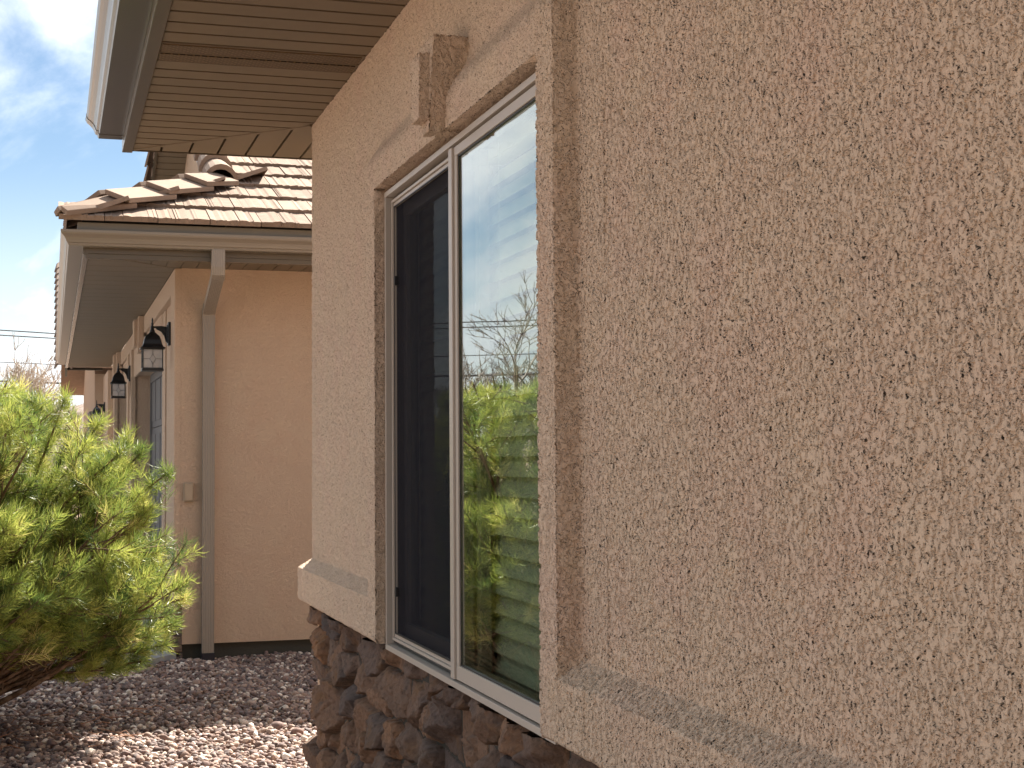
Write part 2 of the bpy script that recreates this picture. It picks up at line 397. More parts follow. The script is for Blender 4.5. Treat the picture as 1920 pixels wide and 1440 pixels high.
# keystone: two stacked tapered stucco plates
def sub_plate(mb, c, z0, z1, w0, w1, x0, x1, n=.004):
    """front face and four sides, finely divided; y half widths w0 (bottom), w1 (top); x1 front"""
    nz2 = int((z1-z0)/n); nw = int(2*w1/n); nd = max(2, int(abs(x1-x0)/n))
    us = list(np.concatenate([np.full(nd, -1.0), np.linspace(-1, 1, nw), np.full(nd, 1.0)]))
    ds = list(np.concatenate([np.linspace(x0, x1, nd+1)[:-1], np.full(nw, x1), np.linspace(x1, x0, nd+1)[1:]]))
    rows = list(np.concatenate([np.full(nd, 0.0), np.linspace(0, 1, nz2), np.full(nd, 1.0)]))
    rd = list(np.concatenate([np.linspace(x0, x1, nd+1)[:-1], np.full(nz2, x1), np.linspace(x1, x0, nd+1)[1:]]))
    b = len(mb.v); k = len(us)
    for r_, xr_ in zip(rows, rd):
        z = z0+(z1-z0)*r_; w_ = w0+(w1-w0)*r_
        for u_, xd in zip(us, ds):
            x = max(xd, xr_); mb.v.append((x, c+u_*w_, z))
    for i in range(len(rows)-1):
        for j in range(k-1):
            mb.f.append((b+i*k+j, b+i*k+j+1, b+(i+1)*k+j+1, b+(i+1)*k+j))
mb = MB(); sub_plate(mb, 3.757, 2.216, 2.452, .034, .092, .015, -.092); sub_plate(mb, 3.757, 2.246, 2.414, .042, .054, -.085, -.119)
me = bpy.data.meshes.new('keystone'); me.from_pydata(mb.v, [], mb.f)
bm = bmesh.new(); bm.from_mesh(me); bmesh.ops.remove_doubles(bm, verts=bm.verts, dist=.0008)
bm.to_mesh(me); bm.free()
ks = link('keystone', me, M_ST, house, True)
# face orientation outwards (-x)
me.flip_normals() if me.polygons[len(me.polygons)//4].normal.x > 0 else None

# rest of the shell: north and hidden walls, floor of the attic
mb = MB(); mb.box(.25, 8, YC-.12, YC, ZB0, HS+.25); mb.box(7.88, 8, -6, YC-.12, 0, HS+.25); mb.box(0, 8, -6.1, -6, 0, HS+.25)
mb.box(.0, .12, -6, -2.5, ZB0, HS)
mb.box(.02, 8, YC-.11, YC-.02, 0, ZB0)
mb.build('rear_wall', M_ST2, house)
# room behind the window
mb = MB()
rx0, rx1, ry0, ry1, rz0, rz1 = .16, 4.2, 1.0, 5.6, .05, 2.55
mb.poly([(rx0, ry0, rz0), (rx1, ry0, rz0), (rx1, ry1, rz0), (rx0, ry1, rz0), (rx0, ry0, rz1), (rx1, ry0, rz1), (rx1, ry1, rz1), (rx0, ry1, rz1)],
        [(0, 1, 2, 3), (4, 7, 6, 5), (0, 4, 5, 1), (1, 5, 6, 2), (2, 6, 7, 3)])
# wall around the opening inside, plus window returns
a0, a1_, b0, b1 = Y1-.01, Y2+.01, ZW0-.02, ZW1+.01
mb.poly([(rx0, ry0, rz0), (rx0, a0, rz0), (rx0, a0, rz1), (rx0, ry0, rz1)], [(0, 1, 2, 3)])
mb.poly([(rx0, a1_, rz0), (rx0, ry1, rz0), (rx0, ry1, rz1), (rx0, a1_, rz1)], [(0, 1, 2, 3)])
mb.poly([(rx0, a0, rz0), (rx0, a1_, rz0), (rx0, a1_, b0), (rx0, a0, b0)], [(0, 1, 2, 3)])
mb.poly([(rx0, a0, b1), (rx0, a1_, b1), (rx0, a1_, rz1), (rx0, a0, rz1)], [(0, 1, 2, 3)])
mb.box(.05, rx0, a0-.02, a0, b0, b1); mb.box(.05, rx0, a1_, a1_+.02, b0, b1); mb.box(.05, rx0, a0, a1_, b1, b1+.02); mb.box(.05, rx0, a0, a1_, b0-.02, b0)
mb.build('room_lining', M_ROOM, house)

# unseen porch added behind the viewpoint to darken light from that side
mb = MB(); mb.box(-5.2, -.02, -5.6, -1.05, HS, HS+.22); mb.box(-5.3, .0, -5.8, -.95, HS+.23, HS+.30); mb.build('unseen_shade_roof', M_SOF, house)
mb = MB(); mb.box(-5.2, -.01, -5.75, -5.6, -.05, HS-.01); mb.build('unseen_shade_wall', M_ST2, house)
for px_ in (-5.0, -2.6):
    mb = MB(); mb.box(px_-.16, px_+.16, -1.5, -1.18, -.05, HS-.002); mb.build('unseen_shade_post', M_ST2, house, bevel=.01)
# stone veneer ------------------------------------------------------------
def clip(poly, p, n):
    o = []
    for i in range(len(poly)):
        a_, b_ = poly[i], poly[(i+1) % len(poly)]
        da = (a_[0]-p[0])*n[0]+(a_[1]-p[1])*n[1]; db = (b_[0]-p[0])*n[0]+(b_[1]-p[1])*n[1]
        if da <= 0: o.append(a_)
        if da*db < 0:
            t_ = da/(da-db); o.append((a_[0]+(b_[0]-a_[0])*t_, a_[1]+(b_[1]-a_[1])*t_))
    return o
def stones(mb, u0, u1, v0, v1, to3, seed, size=(.25, .125), depth=.10):
    rr = random.Random(seed); seeds = []
    v = v0-.02
    while v < v1+.1:
        hrow = size[1]*rr.uniform(.62, 1.25); u = u0-.2+rr.uniform(0, .15)
        while u < u1+.2:
            wd = size[0]*rr.uniform(.5, 1.35)
            seeds.append((u+wd/2, v+hrow/2+rr.uniform(-.04, .04), wd, hrow)); u += wd
        v += hrow
    for k_, (su, sv, wd, hr) in enumerate(seeds):
        if not (u0-.1 < su < u1+.1 and v0-.1 < sv < v1+.1): continue
        poly = [(u0, v0), (u1, v0), (u1, v1), (u0, v1)]
        for j_, (tu, tv, _, _) in enumerate(seeds):
            if j_ == k_ or abs(tu-su) > .75 or abs(tv-sv) > .36: continue
            A = 1.7  # rows are flatter than wide
            dx, dy = (tu-su), (tv-sv)*A*A
            mxp = ((su+tu)/2, (sv+tv)/2)
            ln = math.hypot(dx, dy); poly = clip(poly, mxp, (dx/ln, dy/ln))
            if not poly: break
        if len(poly) < 3: continue
        cu = sum(p[0] for p in poly)/len(poly); cv = sum(p[1] for p in poly)/len(poly)
        area = abs(sum(poly[i][0]*poly[(i+1) % len(poly)][1]-poly[(i+1) % len(poly)][0]*poly[i][1] for i in range(len(poly))))/2
        if area < .0006: continue
        # resample outline
        per = [math.hypot(poly[(i+1) % len(poly)][0]-poly[i][0], poly[(i+1) % len(poly)][1]-poly[i][1]) for i in range(len(poly))]
        tot = sum(per); n = max(20, int(tot/.009)); ringp = []
        for q_ in range(n):
            s_ = tot*q_/n; i = 0
            while s_ > per[i] and i < len(per)-1: s_ -= per[i]; i += 1
            t_ = s_/per[i] if per[i] > 0 else 0
            ringp.append((poly[i][0]+(poly[(i+1) % len(poly)][0]-poly[i][0])*t_, poly[i][1]+(poly[(i+1) % len(poly)][1]-poly[i][1])*t_))
        prot = rr.uniform(depth*.55, depth); tu_, tv_ = rr.uniform(-.22, .22), rr.uniform(-.25, .25)
        off = Vector((rr.uniform(0, 99), rr.uniform(0, 99), rr.uniform(0, 99)))
        rs = math.sqrt(area)*.8; lt_ = rr.uniform(-4, 4)
        facet = [(rr.uniform(-1, 1), rr.uniform(-1, 1), rr.uniform(.05, .42)) for _ in range(5)]
        levels = [(1.0, -.05), (.998, .45), (.99, .72), (.975, .88), (.945, .97), (.88, 1.0), (.76, 1.0), (.62, 1.0), (.47, 1.0), (.32, 1.0), (.16, 1.0)]
        b = len(mb.v); gap = .0035
        for li, (s_, hh) in enumerate(levels):
            for (pu, pv) in ringp:
                du, dv = pu-cu, pv-cv; r_ = math.hypot(du, dv)+1e-6
                sh = s_*(1-gap/r_)
                q3 = off+Vector((pu*9, pv*9, 0)); jit = noise.noise(q3)*.008+noise.noise(q3*4)*.004
                x_, y_ = cu+du*sh+(jit*du/r_ if li else 0), cv+dv*sh+(jit*dv/r_ if li else 0)
                d_ = prot*hh
                if li > 1:
                    d_ += (tu_*(x_-cu)+tv_*(y_-cv))*min(1, li/4)
                    for (fu, fv, fo) in facet:
                        t_ = (fu*(x_-cu)+fv*(y_-cv))/rs-fo
                        if t_ > 0: d_ -= t_*rs*.62
                    nz3 = Vector((x_*18, y_*26, 0))+off
                    d_ += .010*noise.noise(nz3)+.007*noise.noise(nz3*2.4)+.005*noise.noise(nz3*5.3)+.003*noise.noise(nz3*11)
                    ly_ = noise.noise(Vector((x_*5+y_*lt_, y_*30-x_*lt_*4, 2))+off)
                    d_ -= .014*max(0, ly_-.05)+(.010 if ly_ > .32 else 0)
                mb.v.append(to3(x_, y_, max(d_, -.01)))
        cdz = prot+.004*noise.noise(off)
        mb.v.append(to3(cu, cv, cdz)); ci = len(mb.v)-1
        for li in range(len(levels)-1):
            for j_ in range(n):
                j2 = (j_+1) % n
                mb.f.append((b+li*n+j_, b+li*n+j2, b+(li+1)*n+j2, b+(li+1)*n+j_))
        for j_ in range(n): mb.f.append((b+(len(levels)-1)*n+j_, b+(len(levels)-1)*n+(j_+1) % n, ci))
def vnoise(u, v, seed):
    g = np.random.default_rng(seed).uniform(-1, 1, (256, 256)); iu = np.floor(u).astype(int); iv = np.floor(v).astype(int)
    fu, fv = u-iu, v-iv; fu = fu*fu*(3-2*fu); fv = fv*fv*(3-2*fv)
    G_ = lambda a, b: g[a % 256, b % 256]
    return (G_(iu, iv)*(1-fu)+G_(iu+1, iv)*fu)*(1-fv)+(G_(iu, iv+1)*(1-fu)+G_(iu+1, iv+1)*fu)*fv
def veneer(name, u0, u1, v0, v1, res, seed, depth, to3, par, size=(.23, .12)):
    r = np.random.default_rng(seed); S = []
    v = v0-.05
    while v < v1+.12:
        hr = size[1]*r.uniform(.7, 1.3); u = u0-.3+r.uniform(0, .2)
        while u < u1+.3:
            wd = size[0]*r.uniform(.45, 1.45); S.append((u+wd/2, v+hr/2+r.uniform(-.035, .035))); u += wd
        v += hr
    S = np.array(S); ns = len(S)
    us = np.arange(u0, u1, res); vs = np.arange(v0, v1+1e-6, res*.9); U_, V_ = np.meshgrid(us, vs, indexing='ij')
    wu = U_+.012*vnoise(U_*12, V_*12, seed+1)+.006*vnoise(U_*55, V_*55, seed+2); wv = V_+.010*vnoise(U_*11+9, V_*13, seed+3)+.005*vnoise(U_*60, V_*60, seed+4)
    shear = r.uniform(-.45, .45, ns); d1 = np.full(U_.shape, 9.0); d2 = d1.copy(); ci = np.zeros(U_.shape, int)
    wgt = r.uniform(.8, 1.25, ns)
    for k in range(ns):
        m_ = abs(us-S[k, 0]) < .6
        a = slice(np.argmax(m_), len(m_)-np.argmax(m_[::-1])) if m_.any() else None
        if a is None: continue
        du = wu[a]-S[k, 0]; dv = (wv[a]-S[k, 1]); dv2 = dv+shear[k]*du*.5
        d = np.maximum(abs(du)*.62, abs(dv2)*1.12)*.6+np.hypot(du*.62, dv2*1.12)*.5
        d *= wgt[k]
        q1 = d1[a]; q2 = d2[a]; c_ = ci[a]
        nb = d < q1; q2n = np.where(nb, q1, np.minimum(q2, d)); d1[a] = np.where(nb, d, q1); d2[a] = q2n; ci[a] = np.where(nb, k, c_)
    ed = (d2-d1)
    prot = r.uniform(.35, 1, ns)*depth
    h = np.full(U_.shape, 9.0); cu, cv = S[ci, 0], S[ci, 1]
    a_, b_ = r.uniform(-.28, .28, ns), r.uniform(-.40, .25, ns)
    h = prot[ci]+a_[ci]*(wu-cu)+b_[ci]*(wv-cv)
    for f in range(5):  # chips knocked off the edges
        an = r.uniform(0, 2*np.pi, ns)[ci]; sl_ = r.uniform(.7, 2.4, ns)[ci]; ds_ = r.uniform(.012, .075, ns)[ci]
        h = np.minimum(h, prot[ci]+sl_*(ds_-(np.cos(an)*(wu-cu)*.7+np.sin(an)*(wv-cv))))
    off = r.uniform(0, 50, ns)[ci]; tl = r.uniform(-1.2, 1.2, ns)[ci]
    st = vnoise((U_+off)*4, (V_+tl*U_)*38+off, seed+5)
    h -= .010*np.clip(st-.05, 0, 1)+.006*(st > .42)
    h += .0030*vnoise(U_*38+off, V_*44, seed+6)+.0032*vnoise(U_*90, V_*95, seed+7)+.0018*vnoise(U_*190, V_*190, seed+8)
    h = np.clip(h, .018, depth*1.25)
    e_ = np.clip((ed-.003)/.009, 0, 1); h = -.035+(h+.035)*(1-(1-e_)**2.2)
    P_ = to3(U_, V_, h); n_, m2 = U_.shape
    VV = np.stack(P_, -1).reshape(-1, 3); I_, J_ = np.meshgrid(np.arange(n_-1), np.arange(m2-1), indexing='ij'); a = I_*m2+J_
    o = np_mesh(name, VV, np.stack([a, a+1, a+m2+1, a+m2], -1).reshape(-1, 4), M_ROCK, par, smooth=False)
    at_ = o.data.attributes.new('stone', 'FLOAT', 'POINT'); at_.data.foreach_set('value', r.uniform(0, 1, ns)[ci].ravel().astype(np.float32))
    at_ = o.data.attributes.new('joint', 'FLOAT', 'POINT'); at_.data.foreach_set('value', np.clip(1-(ed-.0015)/.0045, 0, 1).ravel().astype(np.float32))
    return o
def rock_mat():
    m = M_STONE.copy(); m.name = 'broken_rock'; t = m.node_tree
    at_ = t.nodes.new('ShaderNodeAttribute'); at_.attribute_name = 'stone'
    g = [x for x in t.nodes if x.type == 'NEW_GEOMETRY'][0]; r = [x for x in t.nodes if x.type == 'VALTORGB'][0]
    t.links.new(at_.outputs['Fac'], r.inputs[0])
    jt = t.nodes.new('ShaderNodeAttribute'); jt.attribute_name = 'joint'; bs = t.nodes['Principled BSDF']
    old = bs.inputs['Base Color'].links[0].from_socket; mm = t.nodes.new('ShaderNodeMix'); mm.data_type = 'RGBA'
    t.links.new(jt.outputs['Fac'], mm.inputs[0]); t.links.new(old, mm.inputs[6]); mm.inputs[7].default_value = (.028, .024, .022, 1)
    t.links.new(mm.outputs[2], bs.inputs['Base Color']); return m
M_ROCK = rock_mat()
def corner_map(U_, V_, h):
    t_ = np.clip((U_-(YC-.05))/.10, 0, 1)*math.pi/2
    bx = np.where(U_ > YC, .045+(U_-YC), .045); by = np.minimum(U_, YC)-.045*np.clip((U_-(YC-.05))/.05, 0, 1)*0
    return bx-h*np.cos(t_), by+h*np.sin(t_)-.02*np.sin(t_), V_
veneer('stone_veneer', 1.6, YC+1.2, -.06, ZB0-.018, .0052, 5, .085, corner_map, house)
veneer('stone_veneer', -.6, 1.6, -.06, ZB0-.018, .012, 15, .085, lambda U_, V_, h: (.045-h, U_, V_), house)
mb = MB(); mb.box(.030, .08, -2.5, YC-.03, -.1, ZB0-.004); mb.build('mortar_bed', M_FOUND, house)

# soffit, fascia, gutter of the main house -------------------------------
def soffit(mb, xw, yw, ov, y_start, pitch_w, pitch_n, x_far, sgn=1, gro=.017, hz_=HS, dep=.040, joints=None):
    """west strip runs along x, corner mitre at (xw, yw); sgn=1: outer corner towards +y, -1: towards -y"""
    gy = 0
    def strip(p0, p1, lower):
        z = hz_ if lower else hz_+dep
        pts = [(p[0], p[1], z) for p in (*p0, *p1[::-1])]
        mb.poly(pts, [(0, 1, 2, 3)])
    def riser(p, q, up=1):
        mb.poly([(p[0], p[1], hz_), (q[0], q[1], hz_), (q[0], q[1], hz_+dep), (p[0], p[1], hz_+dep)], [(0, 1, 2, 3)])
    xo = xw-ov; yo = yw+sgn*ov
    ya = y_start
    step = pitch_w*sgn
    n = int(abs(yo-y_start)/pitch_w)+1
    for i in range(n):
        for lo in (True, False):
            s0 = ya+step*i+(0 if lo else step*(1-gro/pitch_w)); s1 = ya+step*i+(step*(1-gro/pitch_w) if lo else step)
            if sgn*(s0-yo) >= 0: continue
            s1 = min(s1, yo) if sgn > 0 else max(s1, yo)
            xe0 = min(xw, xw-sgn*(s0-yw)); xe1 = min(xw, xw-sgn*(s1-yw))
            strip([(xo, s0), (xe0, s0)], [(xo, s1), (xe1, s1)], lo)
            if lo: riser((xo, s0), (xe0, s0)); riser((xo, s1), (xe1, s1))
    gro = gro*.62; n = int((x_far-xo)/pitch_n)+1
    for i in range(n):
        for lo in (True, False):
            s0 = xo+pitch_n*i+(0 if lo else pitch_n-gro); s1 = xo+pitch_n*i+(pitch_n-gro if lo else pitch_n)
            ye0 = yw+sgn*max(0, xw-s0); ye1 = yw+sgn*max(0, xw-s1)
            strip([(s0, yo), (s0, ye0)], [(s1, yo), (s1, ye1)], lo)
            if lo: riser((s0, yo), (s0, ye0)); riser((s1, yo), (s1, ye1))
OV = .668
mb = MB(); soffit(mb, .0, YC, OV, 4.975-.118*60, .118, .122, 5.0)
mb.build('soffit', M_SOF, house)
# mitre strip over the joint of the two soffit runs
mb = MB(); a_ = Vector((-OV, YC+OV, HS-.003)); b_ = Vector((0, YC, HS-.003)); d_ = (b_-a_).normalized(); s_ = Vector((-d_.y, d_.x, 0))*.011
mb.hexa([a_-s_, b_-s_, b_+s_, a_+s_, a_-s_+Vector((0, 0, .014)), b_-s_+Vector((0, 0, .014)), b_+s_+Vector((0, 0, .014)), a_+s_+Vector((0, 0, .014))])
mb.build('soffit_joint', M_SOF, house)
# vented slats
def vent_mat():
    m = bpy.data.materials.new('vented_soffit'); m.use_nodes = True; t = m.node_tree; b = t.nodes['Principled BSDF']
    b.inputs['Roughness'].default_value = .5
    tcn = t.nodes.new('ShaderNodeTexCoord'); s = t.nodes.new('ShaderNodeSeparateXYZ'); t.links.new(tcn.outputs['Object'], s.inputs[0])
    yy = MA('MULTIPLY', s.outputs[1], 1/.0125, tree=t); row = MA('FLOOR', yy, tree=t)
    xx = MA('ADD', MA('MULTIPLY', s.outputs[0], 1/.024, tree=t), MA('MULTIPLY', MA('MODULO', row, 2.0, tree=t), .5, tree=t), tree=t)
    fx = MA('FRACT', xx, tree=t); fy = MA('FRACT', yy, tree=t)
    slot = MA('MULTIPLY', MA('LESS_THAN', fx, .72, tree=t), MA('LESS_THAN', fy, .42, tree=t), tree=t)
    mm = t.nodes.new('ShaderNodeMix'); mm.data_type = 'RGBA'; t.links.new(slot, mm.inputs[0]); mm.inputs[6].default_value = (.150, .100, .052, 1); mm.inputs[7].default_value = (.02, .014, .008, 1)
    t.links.new(mm.outputs[2], b.inputs['Base Color'])
    bn = t.nodes.new('ShaderNodeBump'); bn.inputs['Distance'].default_value = .003; t.links.new(fy, bn.inputs['Height']); t.links.new(bn.outputs[0], b.inputs['Normal'])
    return m
M_VENT = vent_mat()
mb = MB()
for k_ in range(2):
    y_ = 4.975+.118*k_
    mb.box(-OV+.004, -.01, y_+.012, y_+.098, HS-.004, HS+.004)
mb.build('soffit_vent', M_VENT, house)
# fascia
mb = MB(); FX = -.714
mb.box(FX, FX+.012, -3, YC+.714, HS+.002, 2.93); mb.box(FX, -OV-.002, -3, YC+.714, HS-.006, HS+.006)
mb.box(FX+.012, 6, YC+.700, YC+.712, HS+.002, 2.93); mb.box(FX+.013, 6, YC+.69, YC+.6985, HS-.002, HS+.01)
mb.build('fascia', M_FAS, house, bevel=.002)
GP = [(0, .0), (.098, .0), (.102, .006), (.103, .014), (.112, .018), (.116, .030), (.124, .044), (.136, .056), (.146, .064), (.152, .074), (.152, .088), (.144, .088), (.144, .080), (.110, .035), (.096, .006), (.004, .006), (.004, .086), (0, .086)]
def gutter(name, parent, x0, z0, ya, yb, capy=True):
    g = MB(); g.sweep(GP, lambda i: (lambda p: (x0-p[0], (ya, yb)[i], z0+p[1])), 2)
    if capy:
        g.sweep([(p[0]*1.006+.0005, p[1]*1.0) for p in GP[:12]]+[(0, .088)], lambda i: (lambda p: (x0-p[0]-.001, (yb-.002, yb+.001)[i], z0+p[1])), 2)
        g.sweep([(q[0]+.0015, q[1]-.0015) for q in GP[:12]]+[(0, .088)], lambda i: (lambda p: (x0-p[0], (yb-.085, yb-.002)[i], z0+p[1])), 2)
    return g.build(name, M_GUT, parent)
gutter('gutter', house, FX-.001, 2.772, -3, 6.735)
mb = MB(); mb.box(-.70, .02, -3, YC+.68, 2.93, 2.95)
# plain tiled hip roof over the main house
mb = MB(); E0 = -.80; E1 = YC+.80; zr = 2.93
mb.poly([(E0, -4, zr), (E0, E1, zr), (3.6, E1-4.4, zr+1.85), (3.6, -4, zr+1.85)], [(0, 1, 2, 3)])
mb.poly([(E0, E1, zr), (8.0, E1, zr), (3.6, E1-4.4, zr+1.85)], [(0, 1, 2)])
mb.poly([(3.6, -4, zr+1.85), (3.6, E1-4.4, zr+1.85), (8, E1, zr), (8, -4, zr)], [(0, 1, 2, 3)])
mb.poly([(E0, -4, zr-.03), (E0, E1, zr-.03), (8, E1, zr-.03), (8, -4, zr-.03)], [(0, 1, 2, 3)])
mb.poly([(E0, -4, zr-.03), (E0, E1, zr-.03), (E0, E1, zr), (E0, -4, zr)], [(0, 1, 2, 3)])
mb.poly([(E0, E1, zr-.03), (8, E1, zr-.03), (8, E1, zr), (E0, E1, zr)], [(0, 1, 2, 3)])
mb.build('roof', M_TILE, house)

# ------------------------------------------------------------------ window
win = empty('window', (0, 0, 0), house)
YM0, YM1 = 3.735, 3.808
def frame_ring(name, x0, x1, y0, y1, z0, z1, t, m, par, bev=.0015, tb=None):
    tb = tb or t; mb = MB()
    mb.box(x0, x1, y0, y1, z0, z0+tb); mb.box(x0, x1, y0, y1, z1-t, z1)
    mb.box(x0+.0006, x1-.0006, y0, y0+t, z0+tb, z1-t); mb.box(x0+.0006, x1-.0006, y1-t, y1, z0+tb, z1-t)
    return mb.build(name, m, par, bevel=bev)
fr = frame_ring('window_frame', -.018, .07, Y1-.004, Y2-.0035, ZW0-.008, ZW1-.012, .016, M_WF, win)
frame_ring('track', -.002, .060, YM1, Y2-.030, ZW0+.022, ZW1-.040, .008, M_WF, win)
mb = MB()  # thin black strips put in as shadow lines in the frame's steps
mb.box(.004, .05, YM1, Y2-.0245, ZW0+.0135, ZW0+.0215); mb.box(.004, .05, Y2-.0295, Y2-.0250, ZW0+.02, ZW1-.035); mb.box(.004, .05, YM1, Y2-.025, ZW1-.0395, ZW1-.034)
mb.build('gasket_and_shadow_strip', M_GASK, win)
mb = MB(); mb.box(-.018, .05, YM0+.0375, YM1, ZW0+.0135, ZW1-.0335); mb.build('mullion', M_WF, win, bevel=.002)
fx = frame_ring('fixed_sash', -.012, .03, Y1+.017, YM0+.0365, ZW0+.0135, ZW1-.0335, .024, M_WF, win, tb=.036)
mb = MB(); mb.box(-.004, -.0025, Y1+.030, YM0+.018, ZW0+.045, ZW1-.052); g_ = mb.build('pane', M_GLASS, win)
frame_ring('gasket_and_shadow_strip', -.0075, -.0045, Y1+.0412, YM0+.0122, ZW0+.0497, ZW1-.0577, .004, M_GASK, win, bev=0)
ss_ = frame_ring('sliding_sash', .034, .062, YM0-.035, Y2-.040, ZW0+.032, ZW1-.049, .042, mat('sash_frame', (.42, .38, .34), .4), win)
mb = MB(); mb.box(.046, .0475, YM0+.004, Y2-.079, ZW0+.071, ZW1-.088); mb.build('pane', M_GLASS, win)
scf = frame_ring('screen_frame', .004, .016, YM1+.003, Y2-.039, ZW0+.031, ZW1-.049, .013, M_WF, win)
mb = MB(); mb.poly([(.010, YM1+.012, ZW0+.040), (.010, Y2-.049, ZW0+.040), (.010, Y2-.049, ZW1-.058), (.010, YM1+.012, ZW1-.058)], [(0, 1, 2, 3)])
mb.build('insect_screen', M_SCREEN, win)
frame_ring('gasket_and_shadow_strip', .001, .0042, YM1+.0145, Y2-.0505, ZW0+.0425, ZW1-.0605, .0035, M_GASK, win, bev=0)
for zc in (.985, 1.93):
    mb = MB(); mb.box(-.002, .0095, Y2-.079, Y2-.062, zc-.014, zc+.014); mb.build('screen_latch', M_GASK, win, bevel=.002)

# blinds behind the panes
def blind(y0, y1, label):
    t_ = empty('window_blind', (.085, (y0+y1)/2, ZW1-.05)); tag(t_, label, 'blind', 'blinds hanging inside the sliding window')
    h_ = (y1-y0)/2
    mb = MB(); mb.box(-.025, .03, -h_, h_, -.03, .03); mb.build('headrail', M_BLIND, t_, bevel=.003)
    mb = MB(); z = -.07; tilt = R(60); i = 0
    while z > -(ZW1-.05-ZW0-.03):
        n_ = 5
        P_ = []
        for k_ in range(n_):
            s_ = (k_/(n_-1)-.5)*.056; bow = .0035*(1-(2*k_/(n_-1)-1)**2)
            P_.append((s_*math.cos(tilt)-bow*math.sin(tilt), z-s_*math.sin(tilt)*-1+bow*math.cos(tilt)))
        b = len(mb.v)
        for yy in (-h_, h_):
            for (px, pz) in P_: mb.v.append((px, yy, pz))
            for (px, pz) in P_: mb.v.append((px+.0028*math.sin(tilt), yy, pz+.0028))
        for k_ in range(n_-1):
            mb.f.append((b+k_, b+k_+1, b+2*n_+k_+1, b+2*n_+k_)); mb.f.append((b+n_+k_, b+3*n_+k_, b+3*n_+k_+1, b+n_+k_+1))
        z -= .049; i += 1
    mb.build('slats', M_BLIND, t_)
    mb = MB(); mb.box(-.02, .02, -h_, h_, -(ZW1-.05-ZW0-.012), -(ZW1-.05-ZW0-.03)); mb.build('bottom_rail', M_BLIND, t_, bevel=.003)
    mb = MB()
    for yy in (-h_*.62, h_*.62):
        mb.tube([(-.027, yy, 0), (-.027, yy, -(ZW1-.05-ZW0-.03))], .0009, 5)
    mb.build('ladder_cord', M_BLIND, t_)
blind(2.985, 3.745, 'pale slatted blind behind the reflecting fixed right pane')
blind(3.86, 4.53, 'dim slatted blind behind the dark insect screen of the left pane')

# ------------------------------------------------------------------ garage
GX, GY = -.178, 10.908
GE = 22.40                     # far end of the garage front
gar = empty('garage_wing', (0, 0, 0)); tag(gar, 'orange tan garage wing with tiled roof standing beyond the corner of the near house', 'house')
mb = MB()
mb.poly([(GX+.05, GY, .1), (9, GY, .1), (9, GY, HS), (GX+.05, GY, HS)], [(0, 1, 2, 3)])           # wall seen across the gravel
mb.poly([(9, GY, .1), (9, GE, .1), (9, GE, HS), (9, GY, HS)], [(0, 1, 2, 3)])
mb.poly([(GX+.05, GE, .1), (9, GE, .1), (9, GE, HS), (GX+.05, GE, HS)], [(0, 1, 2, 3)])
DX = .045; opens = [(12.66, 17.0, 2.30), (18.0, 21.6, 2.30)]
def gwall(y0, y1, z0, z1, x=GX+.05):
    mb.poly([(x, y0, z0), (x, y1, z0), (x, y1, z1), (x, y0, z1)], [(0, 1, 2, 3)])
yy = GY
for (o0, o1, oz) in opens:
    gwall(yy, o0, .1, HS); gwall(o0, o1, oz, HS)
    for s_ in (o0, o1): mb.poly([(GX+.05, s_, 0), (DX+.1, s_, 0), (DX+.1, s_, oz), (GX+.05, s_, oz)], [(0, 1, 2, 3)])
    mb.poly([(GX+.05, o0, oz), (GX+.05, o1, oz), (DX+.1, o1, oz), (DX+.1, o0, oz)], [(0, 1, 2, 3)])
    yy = o1
gwall(yy, GE, .1, HS)
mb.build('wall', M_ST2, gar)
for bx_ in ((GX+.055, 8.9, GY+.035, GY+.1), (GX+.075, GX+.12, GY+.1, 12.66), (GX+.075, GX+.12, 17.0, 18.0), (GX+.075, GX+.12, 21.6, GE)):
    mb = MB(); mb.box(*bx_, -.1, .1); mb.build('foundation', M_FOUND, gar)
for (o0, o1, oz) in opens:
    mb = MB(); nrow = 4; hh = oz/nrow
    for r_ in range(nrow):
        mb.box(DX, DX+.05, o0-.05, o1+.05, r_*hh+.004, (r_+1)*hh-.004)
        ncol = 6; cw = (o1-o0)/ncol
        for c_ in range(ncol): mb.box(DX-.006, DX-.0005, o0+c_*cw+.06, o0+(c_+1)*cw-.06, r_*hh+.07, (r_+1)*hh-.07)
    mb.box(DX+.02, DX+.045, o0-.05, o1+.05, 0, oz)
    mb.build('garage_door', M_DOOR, gar)
    mb = MB(); mb.box(DX-.02, DX-.001, o1-.09, o1-.001, 0, oz-.09); mb.box(DX-.02, DX-.001, o0+.001, o0+.09, 0, oz-.09); mb.box(DX-.02, DX-.001, o0+.001, o1-.001, oz-.09, oz-.001)
    mb.build('door_trim', M_DOOR, gar)
